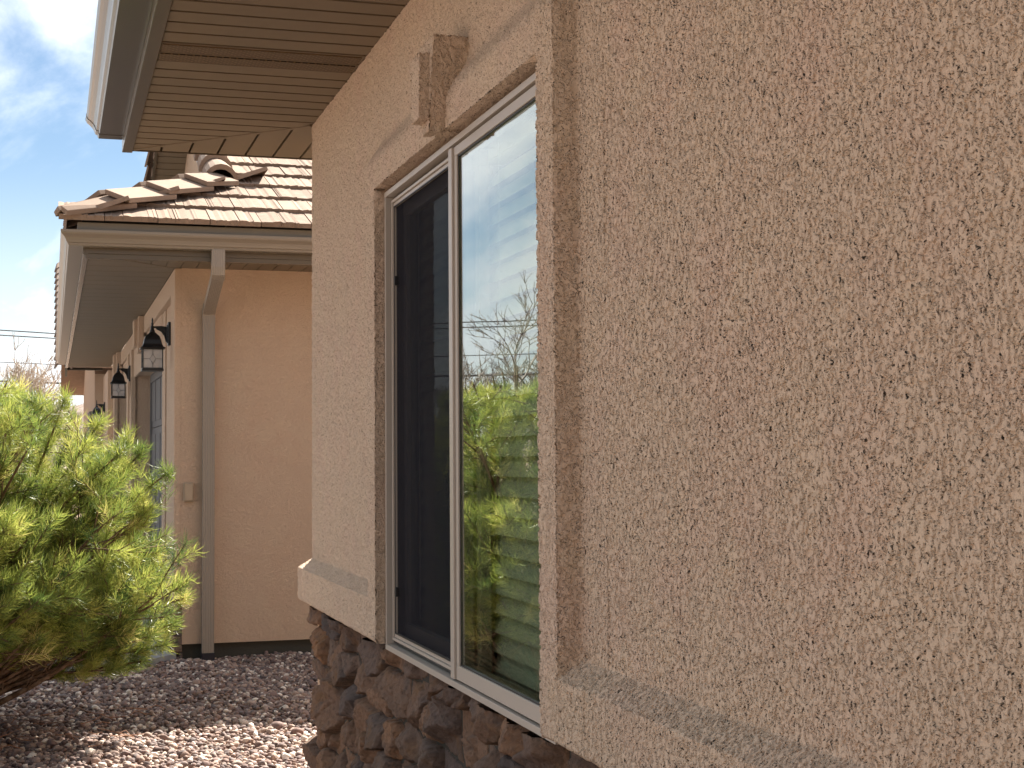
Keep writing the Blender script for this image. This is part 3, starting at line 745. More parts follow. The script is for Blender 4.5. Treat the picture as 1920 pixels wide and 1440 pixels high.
# raised stucco trim: corner strip, header band, jamb strips, keystones
mb = MB()
def tb(y0, y1, z0, z1, x0=GX, x1=GX+.052): mb.box(x0, x1, y0, y1, z0, z1)
tb(GY-.0, GY+.34, .102, HS-.001); tb(GY+.34, GE, 2.575, HS-.001, x0=GX+.001)
tb(16.98, 17.30, .102, 2.575); tb(17.72, 18.02, .102, 2.575); tb(21.58, 21.9, .102, 2.575)
tb(12.36, 12.68, .102, 2.575, x0=GX+.038)
tb(12.66, 17.0, 2.28, 2.575, x0=GX+.03, x1=GX+.06); tb(18.0, 21.6, 2.28, 2.575, x0=GX+.03, x1=GX+.06)
mb.build('stucco_trim', M_ST2, gar, bevel=.008)
for yc in (14.83, 19.8):
    mb = MB()
    for (hw0, hw1, z0, z1, xf) in ((.13, .24, 2.40, HS-.004, GX-.05), (.08, .13, 2.45, HS-.03, GX-.085)):
        mb.hexa([(GX+.002, yc-hw0, z0), (xf, yc-hw0, z0), (xf, yc+hw0, z0), (GX+.002, yc+hw0, z0), (GX+.002, yc-hw1, z1), (xf, yc-hw1, z1), (xf, yc+hw1, z1), (GX+.002, yc+hw1, z1)])
    mb.build('keystone', M_ST2, gar, bevel=.006)
mb = MB(); stones(mb, GY-.01, 12.3, -.05, .42, lambda u, v, d: (GX+.055-d*.8, u, v), 21); mb.build('stone_veneer', M_STONE, gar, smooth=True)
# soffit
mb = MB(); OG = .60
soffit(mb, GX, GY, OG, GE+.5, .30, .107, 3.2, sgn=-1, gro=.010, dep=.008)
mb.build('soffit', M_SOF, gar)
a_ = Vector((GX-OG, GY-OG, HS-.003)); b_ = Vector((GX, GY, HS-.003)); d_ = (b_-a_).normalized(); s_ = Vector((-d_.y, d_.x, 0))*.008
mb = MB(); up_ = Vector((0, 0, .008)); mb.hexa([a_-s_, b_-s_, b_+s_, a_+s_, a_-s_+up_, b_-s_+up_, b_+s_+up_, a_+s_+up_]); mb.build('soffit_joint', M_SOF, gar)
# fascia + gutters (mitred corner)
gx0, gy0 = GX-.632, GY-.632     # fascia faces
mb = MB()
mb.box(gx0, gx0+.012, gy0, 23.1, HS+.002, 2.915); mb.box(gx0, GX-OG+.002, gy0, 23.1, HS-.006, HS+.006)
mb.box(gx0+.012, 9, gy0, gy0+.012, HS+.002, 2.915); mb.box(gx0+.012, 9, gy0+.0005, GY-OG+.002, HS-.03, HS+.001)
mb.build('fascia', M_FAS, gar, bevel=.002)
mb = MB(); z0 = 2.775
GPs = [(p[0]*.93, p[1]*1.1) for p in GP]
mb.sweep(GPs, lambda i: ((lambda p: (gx0-.001-p[0], 23.1, z0+p[1])), (lambda p: (gx0-.001-p[0], gy0-.001-p[0], z0+p[1])), (lambda p: (9.0, gy0-.001-p[0], z0+p[1])))[i], 3)
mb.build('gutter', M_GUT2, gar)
# downspout
ds = empty('downspout', (0, 0, 0), gar)
def rect_tube(mb, pts, hw, hd, ribs=7):
    """ribbed rectangular pipe along a path in the y-z plane"""
    prof = []
    nn = ribs*2
    for k_ in range(nn+1):
        x = -hw+2*hw*k_/nn; prof.append((x, -hd+(.0028 if k_ % 2 else 0)))
    prof += [(hw, hd), (-hw, hd)]
    T_ = []
    for i in range(len(pts)):
        p = Vector(pts[i])
        d0 = (Vector(pts[i])-Vector(pts[i-1])).normalized() if i else (Vector(pts[1])-Vector(pts[0])).normalized()
        d1 = (Vector(pts[i+1])-Vector(pts[i])).normalized() if i < len(pts)-1 else d0
        d = (d0+d1).normalized(); nrm = Vector((0, -d.z, d.y)); nrm = -nrm if nrm.y > 0 else nrm
        k_ = 1/max(.5, d.dot(d0))
        T_.append((p, nrm*k_))
    mb.sweep(prof, lambda i: (lambda q, i=i: T_[i][0]+Vector((q[0], 0, 0))+T_[i][1]*(-q[1])), len(pts))
cxd = .055
mb = MB(); rect_tube(mb, [(cxd-.003, 10.205, 2.778), (cxd-.003, 10.205, 2.665), (cxd-.002, 10.215, 2.625), (cxd-.002, 10.25, 2.60)], .043, .031); mb.build('elbow', M_SPOUT, ds)
mb = MB(); rect_tube(mb, [(cxd-.002, 10.235, 2.609), (cxd, 10.80, 2.448)], .0400, .029); mb.build('offset_pipe', M_SPOUT, ds)
mb = MB(); rect_tube(mb, [(cxd, 10.79, 2.452), (cxd, 10.853, 2.428), (cxd, 10.862, 2.40), (cxd, 10.862, 2.34)], .0425, .031); mb.build('elbow', M_SPOUT, ds)
mb = MB(); rect_tube(mb, [(cxd, 10.863, 2.36), (cxd, 10.863, .042)], .0405, .030); mb.build('pipe', M_SPOUT, ds)
mb = MB(); mb.box(cxd-.044, cxd+.044, 10.83, 10.90, -.03, .042); mb.build('drain_adapter', M_DRAIN, ds)
# outlet cover
mb = MB(); mb.box(-.112, -.044, GY-.028, GY-.001, 1.092, 1.226); mb.box(-.106, -.050, GY-.034, GY-.0285, 1.10, 1.218); mb.build('outlet_cover', M_PLATE, gar, bevel=.006)

# tiled roof --------------------------------------------------------------
SL = .42; TZ = 2.925; TY0 = 10.10; TX0 = GX-.74; STEP = .345; TWD = .335
def tile(mb, org, ux, uy, wd, ln, th_=.036, rr=random, clipf=None):
    """one shake-textured flat tile; ux across, uy up the slope, both unit vectors"""
    nrm = Vector(ux).cross(Vector(uy)).normalized(); nr = 20
    xs_ = sorted([0, wd]+[rr.uniform(.02, wd-.02) for _ in range(nr)])
    top_, b = [], len(mb.v)
    hs_ = [rr.uniform(-.005, .005) for _ in xs_]
    for x, h_ in zip(xs_, hs_):
        for (s_, t_) in ((rr.uniform(-.006, .004), th_), (ln, .012)):
            p = Vector(org)+Vector(ux)*x+Vector(uy)*s_+nrm*(t_+h_); mb.v.append(tuple(p))
        for (s_, t_) in ((.002, 0), (ln, -.012)):
            p = Vector(org)+Vector(ux)*x+Vector(uy)*s_+nrm*t_; mb.v.append(tuple(p))
    n_ = len(xs_)
    for i in range(n_-1):
        a_ = b+i*4; c_ = b+(i+1)*4
        mb.f += [(a_, c_, c_+1, a_+1), (a_+2, c_+2, c_, a_), (a_+3, a_+1, c_+1, c_+3)]
    mb.f += [(b, b+1, b+3, b+2), (b+(n_-1)*4, b+(n_-1)*4+2, b+(n_-1)*4+3, b+(n_-1)*4+1)]
mb = MB()
ux = Vector((1, 0, 0)); uy = Vector((0, 1, SL)).normalized(); sl = STEP*math.hypot(1, SL)
RY = 16.66; nrow = int((RY-TY0)/STEP)+1
RKX = .13
rr = random.Random(3)
for r_ in range(nrow):
    y = TY0+r_*STEP; z = TZ+SL*(y-TY0)
    hipx = max(TX0-.02+(y-TY0)*1.0, -9)
    xs0 = min(hipx, RKX) if y > TY0+(RKX-TX0) else hipx
    xs0 = hipx if hipx < RKX else RKX
    x = xs0-(.03 if hipx < RKX else 0)
    off = (r_ % 2)*TWD*.5+rr.uniform(-.02, .02)
    grid0 = math.floor((x-off)/TWD)*TWD+off
    xx = grid0
    while xx < 7:
        a_ = max(xx, x)
        if xx+TWD-a_ > .05:
            tile(mb, (a_+.002, y, z+rr.uniform(0, .004)), ux, uy, xx+TWD-a_-.005, sl+.05, rr=rr)
        xx += TWD
# west skirt below the gable
ux2 = Vector((0, -1, 0)); uy2 = Vector((1, 0, SL)).normalized()
for r_ in range(4):
    x = TX0+r_*STEP; z = TZ+SL*(x-TX0); yy = TY0+(x-TX0)+.03; y_end = 23.2-(x-TX0)
    while yy < y_end:
        wd = min(TWD, y_end-yy)
        tile(mb, (x, yy+wd-.004, z), ux2, uy2, wd-.006, sl+.05, rr=rr); yy += TWD
mb.build('roof', M_TILE, gar)
mb = MB()  # roof deck and far slope
mb.poly([(TX0+.1, TY0+.2, TZ+.05), (RKX, TY0+(RKX-TX0)+.05, TZ-.012+SL*(RKX-TX0)), (RKX, RY, TZ-.012+SL*(RY-TY0)), (9, RY, TZ-.012+SL*(RY-TY0)), (9, TY0+.2, TZ+.05)], [(0, 1, 2, 3, 4)])
mb.poly([(RKX, RY, TZ-.012+SL*(RY-TY0)), (9, RY, TZ-.012+SL*(RY-TY0)), (9, 23.2, TZ-.012), (RKX, 23.2, TZ-.012)], [(0, 1, 2, 3)])
mb.poly([(TX0+.1, TY0+.2, TZ+.03), (TX0+.1, 23.2, TZ+.03), (.55, 23.2, TZ-.012+SL*1.45), (.55, TY0+1.5, TZ-.012+SL*1.45)], [(0, 1, 2, 3)])
mb.build('roof_deck', M_FOUND, gar)
mb = MB(); mb.box(TX0+.07, 9, 10.19, 10.202, 2.85, TZ+.002); mb.box(TX0+.07, TX0+.082, 10.203, 23.1, 2.85, TZ+.002); mb.box(TX0+.0825, 9, 10.2025, 10.27, TZ-.01, TZ+.001)
mb.build('drip_edge', mat('drip_metal', (.25, .23, .19), .4), gar)
# gable wall above the skirt, with rake soffit and fascia on the far slope
XW = .5
zr = TZ+SL*(RY-TY0)-.04
mb = MB(); mb.poly([(XW, 10.9, TZ+.2), (XW, 22.4, TZ+.2), (XW, 22.4, TZ+SL*.8), (XW, RY, zr-.05), (XW, 10.9, TZ+SL*.8)], [(0, 1, 2, 3, 4)]); mb.build('gable_wall', M_ST2, gar)
mb = MB()
NB = 52
for k_ in range(NB):   # planked underside of the far rake, one plank per step
    y0_ = RY+(23.0-RY)*k_/NB; y1_ = RY+(23.0-RY)*(k_+1)/NB-.02
    z0_ = zr-SL*(y0_-RY)-.10; z1_ = zr-SL*(y1_-RY)-.10
    mb.hexa([(RKX+.03, y0_, z0_), (XW+.02, y0_, z0_), (XW+.02, y1_, z1_), (RKX+.03, y1_, z1_), (RKX+.03, y0_, z0_+.012), (XW+.02, y0_, z0_+.012), (XW+.02, y1_, z1_+.012), (RKX+.03, y1_, z1_+.012)])
mb.poly([(RKX+.03, RY, zr-.08), (XW, RY, zr-.08), (XW, 23, zr-.08-SL*(23-RY)), (RKX+.03, 23, zr-.08-SL*(23-RY))], [(0, 1, 2, 3)])
mb.poly([(RKX+.03, RY, zr-.09), (XW, RY, zr-.09), (XW, 11.3, zr-.09-SL*(RY-11.3)), (RKX+.03, 11.3, zr-.09-SL*(RY-11.3))], [(0, 1, 2, 3)])
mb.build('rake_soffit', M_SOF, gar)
mb = MB()
for (ya, yb) in ((RY, 23.1), (RY, 11.35)):
    za, zb = zr-.125, zr-.125-SL*abs(yb-RY)
    mb.hexa([(RKX, ya, za), (RKX+.028, ya, za), (RKX+.028, yb, zb), (RKX, yb, zb), (RKX, ya, za+.13), (RKX+.028, ya, za+.13), (RKX+.028, yb, zb+.13), (RKX, yb, zb+.13)])
mb.build('rake_fascia', M_FAS, gar)
# caps: flat hip tiles on the corner, barrel tiles up the rake, scalloped edge on the far rake
mb = MB()
hd = Vector((1, 1, SL)).normalized(); sd = Vector((1, -1, 0)).normalized(); un = hd.cross(sd); un = -un if un.z < 0 else un
hl = math.sqrt(2+SL*SL)
n_s = Vector((0, -SL, 1)).normalized(); n_w = Vector((-SL, 0, 1)).normalized()
side_s = hd.cross(n_s).normalized(); side_s = side_s if side_s.y < 0 or side_s.x > 0 else -side_s
if side_s.x-side_s.y < 0: side_s = -side_s
side_w = hd.cross(n_w).normalized()
if side_w.x-side_w.y > 0: side_w = -side_w
un = (n_s+n_w).normalized()
start = Vector((TX0-.02, TY0-.02, TZ+.035)); end_l = (RKX-TX0)*hl*1.06
ncap = 4; pl = end_l/ncap
for k_ in range(ncap):
    o_ = start+hd*(pl*k_-.02); L_ = pl+(.08 if k_ < ncap-1 else -.04)
    for side, nn_ in ((side_s, n_s), (side_w, n_w)):
        wd = .205; l0, l1 = (.095, .050) if k_ else (.045, .05)
        w0_ = wd if k_ else .05
        ptsq = [(0, 0, l0+.012), (L_, 0, l1+.012), (L_, wd, l1-.01), (0, w0_, l0-.01)]
        top4 = [o_+hd*a1_q+side*b1_q+nn_*c1_q for a1_q, b1_q, c1_q in ptsq]
        t_ = nn_*.034
        mb.hexa([p_-t_ for p_ in top4]+top4)
mb.build('hip_cap', M_TILE, gar, bevel=.004)
mb = MB()
uyr = Vector((0, 1, SL)).normalized(); nr_ = Vector((0, -SL, 1)).normalized()
for k_ in range(16):
    y = TY0+(RKX-TX0)-.02+k_*.36; base = Vector((RKX+.035, y, TZ+SL*(y-TY0)+.02)); arc = []
    for j_ in range(11):
        t_ = math.pi*(j_/10)*1.05-.1
        arc.append((-math.cos(t_)*.115, math.sin(t_)*.125))
    arc.append((.22, -.005))
    inner = [(p[0]*.80, p[1]*.74-.004) for p in arc[:-1]]+[(.215, -.03)]
    prof_ = arc+inner[::-1]
    s0, s1 = 1.10, .88
    mb.sweep(prof_, lambda i: (lambda p: base+Vector((p[0]*(s0, s1)[i], 0, 0))+nr_*(p[1]*(s0, s1)[i]+(.02, 0)[i])+uyr*(.0, .43)[i]), 2)
mb.build('rake_cap', M_TILE, gar)
mb = MB(); dn = Vector((0, 1, -SL)).normalized(); nd = Vector((0, SL, 1)).normalized()
for k_ in range(18):
    y = RY+k_*.36; base = Vector((RKX+.03, y, zr-SL*(y-RY)+.03))
    arc = [(-math.cos(math.pi*j_/8)*.11, math.sin(math.pi*j_/8)*.09-.02) for j_ in range(9)]
    inner = [(p[0]*.8, p[1]*.75-.01) for p in arc]
    mb.sweep(arc+inner[::-1], lambda i: (lambda p: base+Vector((p[0]*(.85, 1.15)[i], 0, 0))+nd*(p[1]*(.85, 1.1)[i]-.03)+dn*(0, .40)[i]), 2)
    mb.box(RKX-.005, RKX+.02, y, y+.2, zr-SL*(y-RY)-.11, zr-SL*(y-RY)-.02)
mb.build('rake_edge_tile', M_TILE, gar)

# ------------------------------------------------------------------ farther house of the row
far = empty('far_house', (0, 0, 0)); tag(far, 'small tan house beyond the garage, its tiled edge just showing over the shrub', 'house')
FY = 25.6; FX0 = -.33
mb = MB(); mb.box(FX0, 8, FY, FY+9, 0, 2.78); mb.box(FX0+.13, FX0+3, FY-2.2, FY, 0, 2.72)
mb.poly([(FX0, FY, 2.78), (FX0, FY+9, 2.78), (FX0, FY+4.5, 4.7)], [(0, 1, 2)]); mb.build('wall', M_ST2, far)
mb = MB(); mb.box(FX0-.06, FX0+.001, FY+.9, FY+2.2, .6, 2.2); mb.build('window', M_DOOR, far)
mb = MB(); e0 = FY-.65; rr = random.Random(11)
for r_ in range(14):
    y = e0+r_*.36; z = 2.84+.42*(y-e0)
    xx = FX0-.48
    while xx < 4:
        tile(mb, (xx, y, z), Vector((1, 0, 0)), Vector((0, 1, .42)).normalized(), .33, .44, rr=rr); xx += .335
mb.poly([(FX0-.48, FY+4.5, 4.98), (8, FY+4.5, 4.98), (8, FY+9.6, 2.82), (FX0-.48, FY+9.6, 2.82)], [(0, 1, 2, 3)])
mb.build('roof', M_TILE, far)
mb = MB()
for r_ in range(15):
    y = e0+r_*.36-.02; z = 2.84+.42*(y-e0); base = Vector((FX0-.50, y, z+.01))
    arc = [(-math.cos(math.pi*j_/8)*.13, math.sin(math.pi*j_/8)*.11-.02) for j_ in range(9)]
    inner = [(p[0]*.8, p[1]*.75-.01) for p in arc]
    mb.sweep(arc+inner[::-1], lambda i: (lambda p: base+Vector((p[0]*(1.1, .85)[i], 0, 0))+nr_*(p[1]*(1.1, .85)[i])+uyr*(0, .42)[i]), 2)
mb.build('rake_cap', M_TILE, far)
mb = MB(); mb.poly([(FX0-.45, e0, 2.80), (FX0+.1, e0, 2.80), (FX0+.1, FY+4.5, 4.94), (FX0-.45, FY+4.5, 4.94)], [(0, 1, 2, 3)]); mb.box(FX0-.47, FX0-.44, e0, e0+.05, 2.70, 2.86)
mb.poly([(FX0-.455, e0, 2.72), (FX0-.455, FY+4.5, 4.86), (FX0-.455, FY+4.5, 4.98), (FX0-.455, e0, 2.84)], [(0, 1, 2, 3)])
mb.build('rake_soffit', M_SOF, far)

# ------------------------------------------------------------------ lanterns
def make_lantern():
    """local origin at the wall, arm reaching towards -x; z=0 at the middle of the back plate"""
    t_ = empty('wall_lantern')
    mb = MB(); mb.box(-.018, 0, -.055, .055, -.085, .085); mb.box(-.026, -.018, -.038, .038, -.066, .066); mb.build('back_plate', M_BLACK, t_, bevel=.004)
    mb = MB(); a_ = MB()
    for (p0, p1, r0, r1) in (((-.02, 0, .045), (-.125, 0, .048), .010, .008),):
        mb.tube([p0, (-.07, 0, .050), p1], [r0, .009, r1], 8)
    mb.tube([(-.02, 0, -.055), (-.035, 0, -.01), (-.06, 0, .022), (-.10, 0, .040)], [.013, .011, .009, .006], 8)
    mb.poly([(-.02, -.004, -.05), (-.02, -.004, .045), (-.10, -.004, .045), (-.055, -.004, .01), (-.02, .004, -.05), (-.02, .004, .045), (-.10, .004, .045), (-.055, .004, .01)],
            [(0, 1, 2, 3), (4, 7, 6, 5), (0, 3, 7, 4), (3, 2, 6, 7)])
    mb.build('arm', M_BLACK, t_)
    X0 = -.127; q = math.pi/4; s2 = math.sqrt(2)
    mb = MB(); mb.lathe([(.004, .115), (.007, .098), (.0045, .085), (.010, .075), (.007, .062), (.013, .052), (.013, .030), (.020, .022), (.018, .010)][::-1], X0, 0, 10); mb.build('finial', M_BLACK, t_, smooth=True)
    mb = MB(); prof_ = [(.088, -.112), (.091, -.104), (.076, -.095), (.066, -.075), (.060, -.045), (.050, -.020), (.030, .000), (.018, .012)]
    mb.lathe([(r_*s2*.98, z) for r_, z in prof_], X0, 0, 4, rot=q); mb.build('cap', M_BLACK, t_, bevel=.002)
    mb = MB(); hw = .069; zt, zb = -.112, -.258
    for sx in (-1, 1):
        for sy in (-1, 1): mb.box(X0+sx*hw-.004, X0+sx*hw+.004, sy*hw-.004, sy*hw+.004, zb, zt)
    for z_ in (zt-.005, zb): 
        mb.box(X0-hw-.004, X0+hw+.004, -hw-.005, -hw+.004, z_, z_+.009); mb.box(X0-hw-.004, X0+hw+.004, hw-.004, hw+.005, z_, z_+.009)
        mb.box(X0-hw-.005, X0-hw+.004, -hw, hw, z_+.0004, z_+.0086); mb.box(X0+hw-.004, X0+hw+.005, -hw, hw, z_+.0004, z_+.0086)
    mb.box(X0-hw-.008, X0+hw+.008, -hw-.008, hw+.008, zb-.012, zb-.0005)
    # leading of the glass: cross bars and a lozenge on each face
    zc = (zt+zb)/2; lz = .034; lw = .022
    for face in range(4):
        def P_(u, v):
            return {0: (X0+u, -hw, v), 1: (X0+u, hw, v), 2: (X0-hw, u, v), 3: (X0+hw, u, v)}[face]
        r_ = .0014
        for (a1, b1_) in (((-hw, zc), (-lw, zc)), ((lw, zc), (hw, zc)), ((0, zc+lz), (0, zt)), ((0, zb), (0, zc-lz)), ((-lw, zc), (0, zc+lz)), ((0, zc+lz), (lw, zc)), ((lw, zc), (0, zc-lz)), ((0, zc-lz), (-lw, zc))):
            mb.tube([P_(*a1), P_(*b1_)], r_, 4)
    mb.build('cage', M_BLACK, t_)
    mb = MB()
    mb.box(X0-hw+.003, X0+hw-.003, -hw+.002, -hw+.0035, zb+.006, zt-.004); mb.box(X0-hw+.003, X0+hw-.003, hw-.0035, hw-.002, zb+.006, zt-.004)
    mb.box(X0-hw+.002, X0-hw+.0035, -hw+.004, hw-.004, zb+.006, zt-.004); mb.box(X0+hw-.0035, X0+hw-.002, -hw+.004, hw-.004, zb+.006, zt-.004)
    mb.build('glass', M_LGLASS, t_)
    mb = MB(); mb.tube([(X0, 0, -.11), (X0, 0, -.150)], .016, 10); mb.build('socket', M_BLACK, t_)
    mb = MB(); mb.lathe([(.010, -.150), (.016, -.165), (.019, -.185), (.014, -.205), (.003, -.218)][::-1], X0, 0, 10)
    bm_ = mat('bulb_glass', (.62, .62, .60), .25); mb.build('bulb', bm_, t_, smooth=True)
    return t_
def copy_tree(o, parent=None):
    c = o.copy(); COL.objects.link(c); c.parent = parent
    for ch in [x for x in bpy.data.objects if x.parent == o and x is not c]: copy_tree(ch, c)
    return c
lan = make_lantern(); lan.location = (GX, 11.29, 2.298)
tag(lan, 'nearer and larger black wall lantern at the garage corner', 'wall lamp', 'black lanterns along the garage front')
l2 = copy_tree(lan); l2.location = (GX, 17.14, 2.328)
tag(l2, 'second black wall lantern farther along, on the pier between garage doors', 'wall lamp', 'black lanterns along the garage front')
l3 = copy_tree(lan); l3.location = (FX0+.13, 24.6, 2.20)
tag(l3, 'tiny farthest lantern half hidden behind the top of the shrub', 'wall lamp', 'black lanterns along the garage front')

# ------------------------------------------------------------------ ground
def plane_mesh(name, x0, x1, y0, y1, z, m, n=1, bumpf=None, parent=None):
    xs_ = np.linspace(x0, x1, n+1); ys_ = np.linspace(y0, y1, n+1)
    A, B = np.meshgrid(xs_, ys_, indexing='ij'); Z = np.full_like(A, z) if bumpf is None else bumpf(A, B)
    V_ = np.stack([A, B, Z], -1).reshape(-1, 3); I_, J_ = np.meshgrid(np.arange(n), np.arange(n), indexing='ij'); a_ = I_*(n+1)+J_
    return np_mesh(name, V_, np.stack([a_, a_+n+1, a_+n+2, a_+1], -1).reshape(-1, 4), m, parent)
M_EARTH = mat('desert_earth', (.27, .19, .14), .95, .1, bump=(9, .6, .05, 8), var=[(2.5, (.30, .22, .17), .42, .6), (45, (.13, .09, .07), .5, .6)])
M_ASPH = mat('asphalt', (.055, .055, .056), .9, .3, bump=(120, .4, .006))
g = plane_mesh('ground', -900, 900, -900, 900, -.035, M_EARTH); tag(g, kind='structure')
rd = MB(); rd.box(-22, -14.5, -200, 200, -.03, -.026); o = rd.build('road', M_ASPH); tag(o, kind='structure')
rd = MB(); rd.box(-14.5, -14.35, -200, 200, -.03, .08); rd.box(-13.0, -11.6, -200, 200, -.03, .06); o = rd.build('pavement', M_CONC); tag(o, kind='structure')
# driveway slab with a flared near edge
edge = [(-.16, 10.86), (-.42, 10.50), (-.75, 10.25), (-1.1, 10.12), (-1.6, 10.05), (-3.0, 10.0), (-11.6, 9.9)]
mb = MB(); n_ = len(edge); far_e = [(p[0] if i else -.16, 22.5) for i, p in enumerate(edge)]
top_ = [(p[0], p[1], .045) for p in edge]+[(p[0], p[1], .045) for p in far_e]
bot_ = [(p[0], p[1], -.05) for p in edge]
b = len(mb.v); mb.v += top_+bot_
for i in range(n_-1):
    mb.f.append((i, i+1, n_+i+1, n_+i)); mb.f.append((i, 2*n_+i, 2*n_+i+1, i+1))
mb.box(-.158, .14, 12.66, 17.0, -.04, .044); mb.box(-.158, .14, 18.0, 21.6, -.04, .0435)
o = mb.build('driveway', M_CONC, bevel=0); tag(o, kind='structure')

# river gravel: one mass of pebbles
def ico(sub):
    bm = bmesh.new(); bmesh.ops.create_icosphere(bm, subdivisions=sub, radius=1)
    v = np.array([x.co[:] for x in bm.verts]); f = np.array([[y.index for y in x.verts] for x in bm.faces]); bm.free(); return v, f
IV, IF = ico(2)
variants = []
for k_ in range(14):
    vv = IV.copy(); o3 = Vector((k_*7.1, k_*3.3, 1))
    for i in range(len(vv)):
        p = Vector(vv[i]); vv[i] = p*(1+.30*noise.noise(p*.9+o3)+.14*noise.noise(p*2.3+o3))
    for _ in range(7):  # knock flats off like broken rock
        n3 = rng.normal(size=3); n3 /= np.linalg.norm(n3); d3 = vv@n3; cut = rng.uniform(.45, .75); vv -= np.outer(np.maximum(d3-cut, 0)*.95, n3)
    variants.append(vv)
def undu(x, y): return .012*np.sin(x*3.1+1)*np.sin(y*2.3)+.008*np.sin(x*7+y*5)
def pebbles(name, x0, x1, y0, y1, pitch, size, mask, sub=True, label=None):
    nx_, ny_ = int((x1-x0)/pitch), int((y1-y0)/pitch)
    A, B = np.meshgrid(np.arange(nx_), np.arange(ny_), indexing='ij'); A = A.ravel(); B = B.ravel()
    px = x0+(A+rng.uniform(-.5, .5, A.size))*pitch; py = y0+(B+rng.uniform(-.5, .5, A.size))*pitch
    m = mask(px, py); px, py = px[m], py[m]; n = len(px)
    r_ = size*np.exp(rng.normal(0, .27, n)); pz = undu(px, py)+rng.uniform(-.016, .006, n)
    ang = rng.uniform(0, 2*np.pi, n); ti = rng.uniform(-.5, .5, n); asp = rng.uniform(.65, 1.0, n); fl = rng.uniform(.5, .85, n)
    vi = rng.integers(0, len(variants), n)
    base = np.array(variants)[vi]*np.stack([r_, r_*asp, r_*fl], -1)[:, None, :]
    c, s = np.cos(ti)[:, None], np.sin(ti)[:, None]
    x, y, z = base[..., 0], base[..., 1], base[..., 2]; x, z = x*c-z*s, x*s+z*c
    c, s = np.cos(ang)[:, None], np.sin(ang)[:, None]; x, y = x*c-y*s, x*s+y*c
    V_ = np.stack([x+px[:, None], y+py[:, None], z+pz[:, None]], -1).reshape(-1, 3)
    F_ = (IF[None]+(np.arange(n)*len(IV))[:, None, None]).reshape(-1, 3)
    return np_mesh(name, V_, F_, M_GRAV, smooth=False)
def edge_y(x): return np.interp(-x, [-e_[0] for e_ in edge], [e_[1] for e_ in edge])
def gm(x, y):
    ok = np.where(x < -.16, y < edge_y(x)-.01, y < GY+.02)
    return ok & ~((x > -.03) & (y < YC+.06)) & (y > 3.0)
g1 = pebbles('gravel', -2.6, 1.6, 6.0, 10.95, .0255, .0168, gm)
tag(g1, 'purple brown river gravel between the two houses, shaded near the garage and sunlit in front', 'gravel', kind='stuff')
g2 = pebbles('outer_gravel', -6.5, -.0, 2.2, 10.1, .055, .036, lambda x, y: gm(x, y) & ~((x > -2.6) & (y > 6.0)))
tag(g2, 'coarser river gravel spreading out below the shrub and along the wall', 'gravel', kind='stuff')
mb = MB(); b_ = plane_mesh('gravel_bed', -7, 6, -6, 12, 0, mat('gravel_sand', (.30, .21, .17), .95, bump=(40, 1, .02, 6), var=(70, (.48, .36, .29), .45, .6)), 60, lambda A, B: np.full_like(A, -.022)+undu(A, B)*.6)
tag(b_, kind='structure')

# ------------------------------------------------------------------ pine shrub
def needle_mat():
    m = bpy.data.materials.new('pine_needles'); m.use_nodes = True; t = m.node_tree; b = t.nodes['Principled BSDF']
    at = t.nodes.new('ShaderNodeAttribute'); at.attribute_name = 'tuft'
    r = t.nodes.new('ShaderNodeValToRGB'); els = [(0, (.035, .08, .022)), (.3, (.14, .20, .045)), (.55, (.32, .37, .075)), (.8, (.50, .50, .13)), (1, (.74, .64, .28))]
    while len(r.color_ramp.elements) < len(els): r.color_ramp.elements.new(.5)
    for e_, (p, c) in zip(r.color_ramp.elements, els): e_.position = p; e_.color = (*c, 1)
    t.links.new(at.outputs['Fac'], r.inputs[0]); t.links.new(r.outputs[0], b.inputs['Base Color'])
    b.inputs['Roughness'].default_value = .42; b.inputs['Specular IOR Level'].default_value = .5
    tl = t.nodes.new('ShaderNodeBsdfTranslucent'); t.links.new(r.outputs[0], tl.inputs[0])
    mixs = t.nodes.new('ShaderNodeMixShader'); mixs.inputs[0].default_value = .42
    t.links.new(b.outputs[0], mixs.inputs[1]); t.links.new(tl.outputs[0], mixs.inputs[2]); t.links.new(mixs.outputs[0], t.nodes['Material Output'].inputs[0])
    return m
M_NEED = needle_mat()
BX, BY = -1.68, 8.20
shr = empty('pine_shrub', (BX, BY, 0)); tag(shr, 'bushy yellow green pine shrub with long needles in front of the garage', 'shrub')
rr = random.Random(42)
def env(th_, z):
    """radius of the crown at height z in direction th_"""
    r_ = np.interp(z, [.0, .18, .35, .6, .9, 1.15, 1.4, 1.6, 1.78, 1.95], [.10, .45, .95, 1.25, 1.29, 1.24, 1.08, .86, .60, .08])
    return r_*(1+.10*math.sin(3*th_+1.0+z*2)+.07*math.sin(7*th_+z*5))
tufts = []   # (base, direction, length)
bk = MB()
def limb(p0, p1, r0, r1, sag=0, n=6, seg=6):
    p0, p1 = Vector(p0), Vector(p1); pts = []
    w1 = Vector((rr.uniform(-1, 1), rr.uniform(-1, 1), rr.uniform(-.4, .4)))*(p1-p0).length*.06
    for i in range(n+1):
        t_ = i/n; p = p0.lerp(p1, t_)+w1*math.sin(t_*math.pi)+Vector((0, 0, -sag*math.sin(t_*math.pi)))
        pts.append(p)
    bk.tube(pts, [r0+(r1-r0)*i/n for i in range(n+1)], seg, cap=False); return pts
